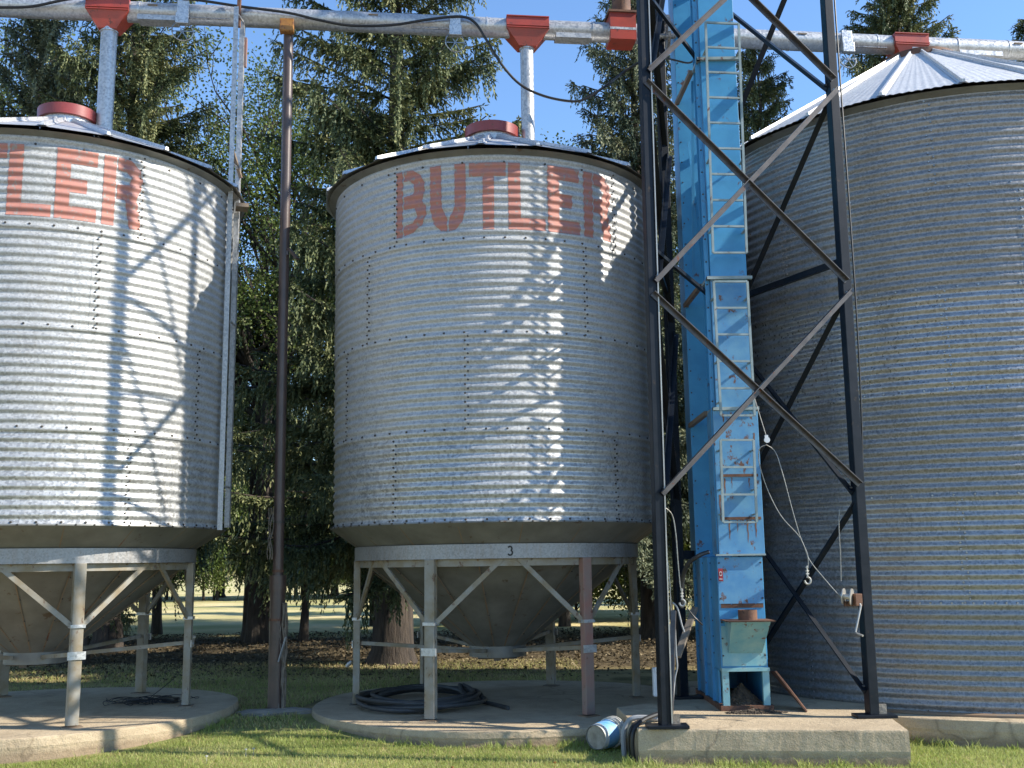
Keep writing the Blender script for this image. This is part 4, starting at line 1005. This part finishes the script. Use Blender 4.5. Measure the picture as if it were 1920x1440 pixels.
G1 = 'spruces in the wood behind the bins'; G2 = 'leafy trees in the wood behind the bins'; G3 = 'trees lining the far side of the lawn'; G4 = 'bushes along the far side of the lawn'; G5 = 'bushes growing between the trunks of the wood'
spr = [(SA, -2.26, 20.0, .4, 1.0, 'big spruce with a thick flared trunk right behind the middle bin'),
       (SB, -9.0, 24.0, 1.2, 1.05, 'spruce behind the left bin, seen just right of the left down spout'),
       (SC, -12.0, 25.5, 2.5, 1.02, 'spruce at the upper left corner of the photo'),
       (SE, -7.6, 32.0, 4.0, .76, 'spruce set deep in the wood between the left bin and the pipe post'),
       (SC, 3.25, 25.5, .9, 1.02, 'spruce whose branches reach out left of the tower above the middle bin'),
       (SB, 6.9, 27.5, 3.3, .90, 'spruce showing between the ladder and the front right tower leg'),
       (SA, 10.5, 26.5, 5.1, 1.0, 'large spruce behind the roof of the big bin'),
       (SB, 14.4, 27.0, 2.2, .92, 'spruce at the right edge of the photo'),
       (SC, -15.6, 25.0, 1.9, .95, 'spruce mostly outside the left edge of the photo')]
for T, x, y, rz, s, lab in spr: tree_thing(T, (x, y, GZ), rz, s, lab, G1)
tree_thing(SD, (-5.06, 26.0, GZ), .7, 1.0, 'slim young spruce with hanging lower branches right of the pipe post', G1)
tree_thing(SD, (-8.1, 20.6, GZ), 2.7, .62, 'small young spruce seen under the left bin', G1)
tree_thing(SD, (-1.2, 24.5, GZ), 1.7, .8, 'slim dark spruce seen through the legs of the middle bin', G1)
lf = [(LA, -6.4, 26.0, .3, .88, 'many stemmed leafy tree with dark trunks just left of the pipe post'),
      (LBt, -9.9, 30.0, 1.4, .92, 'leafy tree with twin dark trunks seen under the left bin'),
      (LA, -14.0, 31.0, 2.0, 1.05, 'bright leafy tree behind the spruces at the far left'),
      (LBt, 1.4, 31.0, 4.1, 1.03, 'leafy tree showing light green above the roof of the middle bin'),
      (LBt, -4.3, 33.0, 2.9, .78, 'leafy tree between the pipe post and the big spruce'),
      (LA, 6.6, 33.0, 5.0, .88, 'leafy tree behind the blue elevator')]
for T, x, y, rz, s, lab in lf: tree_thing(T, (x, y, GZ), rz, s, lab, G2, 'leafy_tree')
far = [(SB, -34, 66, .86), (LA, -29.5, 64, .8), (SC, -25, 66, .8), (LBt, -21.5, 63, .85), (SB, -18, 66, .9), (LA, -14.5, 64, .8), (SC, -11, 66, .8), (LBt, -7.5, 63, .85), (LA, -4, 64, .8), (SB, 0, 62, .9), (LBt, 4, 64, .9), (SC, 13, 50, .9), (SB, 7, 46, .9), (SC, 1.5, 40, .8)]  # the nearest spruces are added unseen, to cast shadows across the lawn
for i, (T, x, y, s) in enumerate(far):
    tree_thing(T, (x, y, GZ), i*1.3, s, 'distant tree of the dark belt closing off the lawn', G3, 'spruce_tree' if T['kind'] == 'spruce' else 'leafy_tree')
for i in range(17):
    tree_thing(LC, (-37+i*2.45+.5*math.sin(i*5), 61.5+1.2*math.sin(i*2.1), GZ), i*1.7, .95+.2*math.sin(i*3.3), 'dense bush in the dark hedge closing off the lawn', G4, 'bush')
for i, (x, y, s) in enumerate(((-.2, 33, .7), (2.2, 34.5, .8), (4.8, 34, .8), (7.6, 36, .9), (10.5, 38, 1.0), (-13.0, 33, .8), (-16.5, 34, .9), (-20.0, 36, 1.0))):
    tree_thing(LC, (x, y, GZ), i*2.3, s, 'low leafy bush between the dark trunks of the wood', G5, 'bush')
# ------------------------------------------------------------------ grass and litter
def blades(name, n, xr, yr, h, wd, mat, label, seed, avoid=True, cat='grass', patch=None):
    rg = np.random.default_rng(seed); x = rg.uniform(*xr, n); y = rg.uniform(*yr, n)
    keep = np.ones(n, bool)
    if avoid:
        for c, r in ((LB, 2.42), (CB, 2.50), (RB, 3.40)): keep &= (x-c[0])**2+(y-c[1])**2 > r*r
        keep &= ~((x > 1.10+.0*y) & (x < 3.66) & (y > 10.54-.12*(x-1.16)) )
    if patch is not None: keep &= patch(x, y, rg)
    x, y = x[keep], y[keep]; n = len(x); z = gz(x, y)-.005
    P = np.stack([x, y, z], -1); D = rg.normal(0, .38, (n, 3)); D[:, 2] = 1; D /= np.linalg.norm(D, axis=1, keepdims=True)
    hh = h*rg.uniform(.5, 1.35, n); ww = wd*rg.uniform(.7, 1.3, n)
    s = np.stack([-D[:, 1]+rg.normal(0, .5, n), D[:, 0]+rg.normal(0, .5, n), np.zeros(n)], -1); s /= np.linalg.norm(s, axis=1, keepdims=True)+1e-9
    bend = rg.normal(0, .25, (n, 3)); bend[:, 2] = -abs(bend[:, 2])*.5
    tip = P+(D+bend)*hh[:, None]; mid = P+D*(hh*.5)[:, None]
    v = np.stack([P-s*ww[:, None]*.5, P+s*ww[:, None]*.5, mid+s*ww[:, None]*.42, tip, mid-s*ww[:, None]*.42], 1)
    # two faces: quad plus triangle as quads
    b = np.arange(n)[:, None]*5
    f = np.concatenate([b+np.array([[0, 1, 2, 4]]), ], 0); f2 = b+np.array([[4, 2, 3]])
    me_v = v.reshape(-1, 3)
    patchn = .5+.26*np.sin(x*1.9+1.3*np.sin(y*2.3))+.20*np.sin(y*3.1+x*.7)+.18*np.sin(x*7.3+2*np.sin(y*5.1))*np.sin(y*8.7)
    tone = np.clip(.30+.45*patchn*rg.uniform(.3, 1.2, n)+rg.normal(0, .10, n), 0, 1)
    me = bpy.data.meshes.new(name); me.vertices.add(len(me_v)); me.vertices.foreach_set('co', me_v.astype(np.float32).ravel())
    loops = np.concatenate([f.ravel(), f2.ravel()]); me.loops.add(len(loops)); me.loops.foreach_set('vertex_index', loops.astype(np.int32))
    ls = np.concatenate([np.arange(n)*4, 4*n+np.arange(n)*3]); lt = np.concatenate([np.full(n, 4), np.full(n, 3)])
    me.polygons.add(2*n); me.polygons.foreach_set('loop_start', ls.astype(np.int32)); me.polygons.foreach_set('loop_total', lt.astype(np.int32))
    at = me.attributes.new('tone', 'FLOAT', 'FACE'); at.data.foreach_set('value', np.concatenate([tone, tone]).astype(np.float32))
    me.materials.append(M[mat]); me.update(); me.validate(); ob = bpy.data.objects.new(name, me); col.objects.link(ob)
    return tag(ob, label, cat, kind='stuff')
blades('lawn_grass', 150000, (-6.5, 7.0), (9.2, 12.4), .050, .0055, 'grassblade', 'bright green mown grass in front of the concrete pads', 41)
blades('dry_grass', 26000, (-6.5, 7.0), (10.3, 12.3), .045, .0055, 'drygrass', 'dry straw coloured grass along the edges of the pads', 42,
       patch=lambda x, y, rg: rg.random(len(x)) < np.clip(1.3-np.minimum(np.minimum(abs(np.hypot(x-LB[0], y-LB[1])-2.5), abs(np.hypot(x-CB[0], y-CB[1])-2.55)), abs(y-(10.42-.12*(x-1.18))))*2.2, .08, 1))
blades('rear_grass', 42000, (-9, 7.0), (12.4, 19.8), .06, .010, 'grassblade', 'shaded grass between and behind the bins', 43, patch=lambda x, y, rg: rg.random(len(x)) < np.clip((20.5-y)/4, .1, 1))
blades('rear_dry_grass', 85000, (-10, 8.0), (12.6, 20.5), .06, .010, 'drygrass', 'dry grass at the edge of the wood, standing in for a sunlit strip', 44)  # pale straw colour stands in for sunlight on this strip
def litter(n, seed):
    rg = np.random.default_rng(seed); x = rg.uniform(-14, 12, n); y = 17.0+12.5*rg.beta(1.6, 1.3, n)
    P = np.stack([x, y, gz(x, y)+rg.uniform(.004, .05, n)], -1); D = rg.normal(0, 1, (n, 3)); D[:, 2] *= .35; D /= np.linalg.norm(D, axis=1, keepdims=True)
    v, f, t = twig_quads(P, D, np.array([0, 0, 1.]), rg.uniform(.04, .09, n), rg.uniform(.012, .028, n), rg, np.clip(rg.normal(.42, .2, n), 0, 1))
    return tag(npmesh('leaf_litter', v, f, M['litter'], attr=t), 'brown fallen leaves and cones covering the floor of the wood', 'leaf litter', kind='stuff')
litter(42000, 51)
def near_edges(x, y, rg):
    d = np.minimum(abs(np.hypot(x-LB[0], y-.1-LB[1])-2.42), abs(np.hypot(x-CB[0]-.13, y-CB[1])-2.52)); d = np.minimum(d, np.where((x > 1.0) & (x < 3.8), abs(y-(10.50-.12*(x-1.16))), 9)); d = np.minimum(d, abs(np.hypot(x-RB[0], y-RB[1])-3.42))
    cl = np.sin(x*7.1+y*3)+np.sin(x*17.3-y*11)
    return (d < .09) & (cl > .1)
blades('edge_weeds', 150000, (-6.5, 7.0), (9.9, 13.2), .105, .007, 'grassblade', 'longer uncut grass tufts growing against the concrete edges', 46, patch=near_edges)
# dandelion heads in the grass
for i, (px, py) in enumerate(((172, 1440-2), (388, 1394), (462, 1376), (476, 1374), (848, 1432), (1040, 1424))):
    y = 10.0+(1440-py)*.02; p = W(px, py, y)
    c = Vector((p.x, y, .075)); mb = MB(); mb.path([Vector((c.x, c.y, 0)), c], .002, 5)
    for k in range(14):
        a = k*2.4; mb.box(c+Vector((.008*math.cos(a), .008*math.sin(a), .004*math.sin(k))), (.010, .006, .006), a)
    tag(mb.build('dandelion', M['yellow'] if i > 3 else M['pail'], smooth=False), 'tiny flower head standing above the mown grass in front of the pads', 'flower', 'flower heads in the grass')
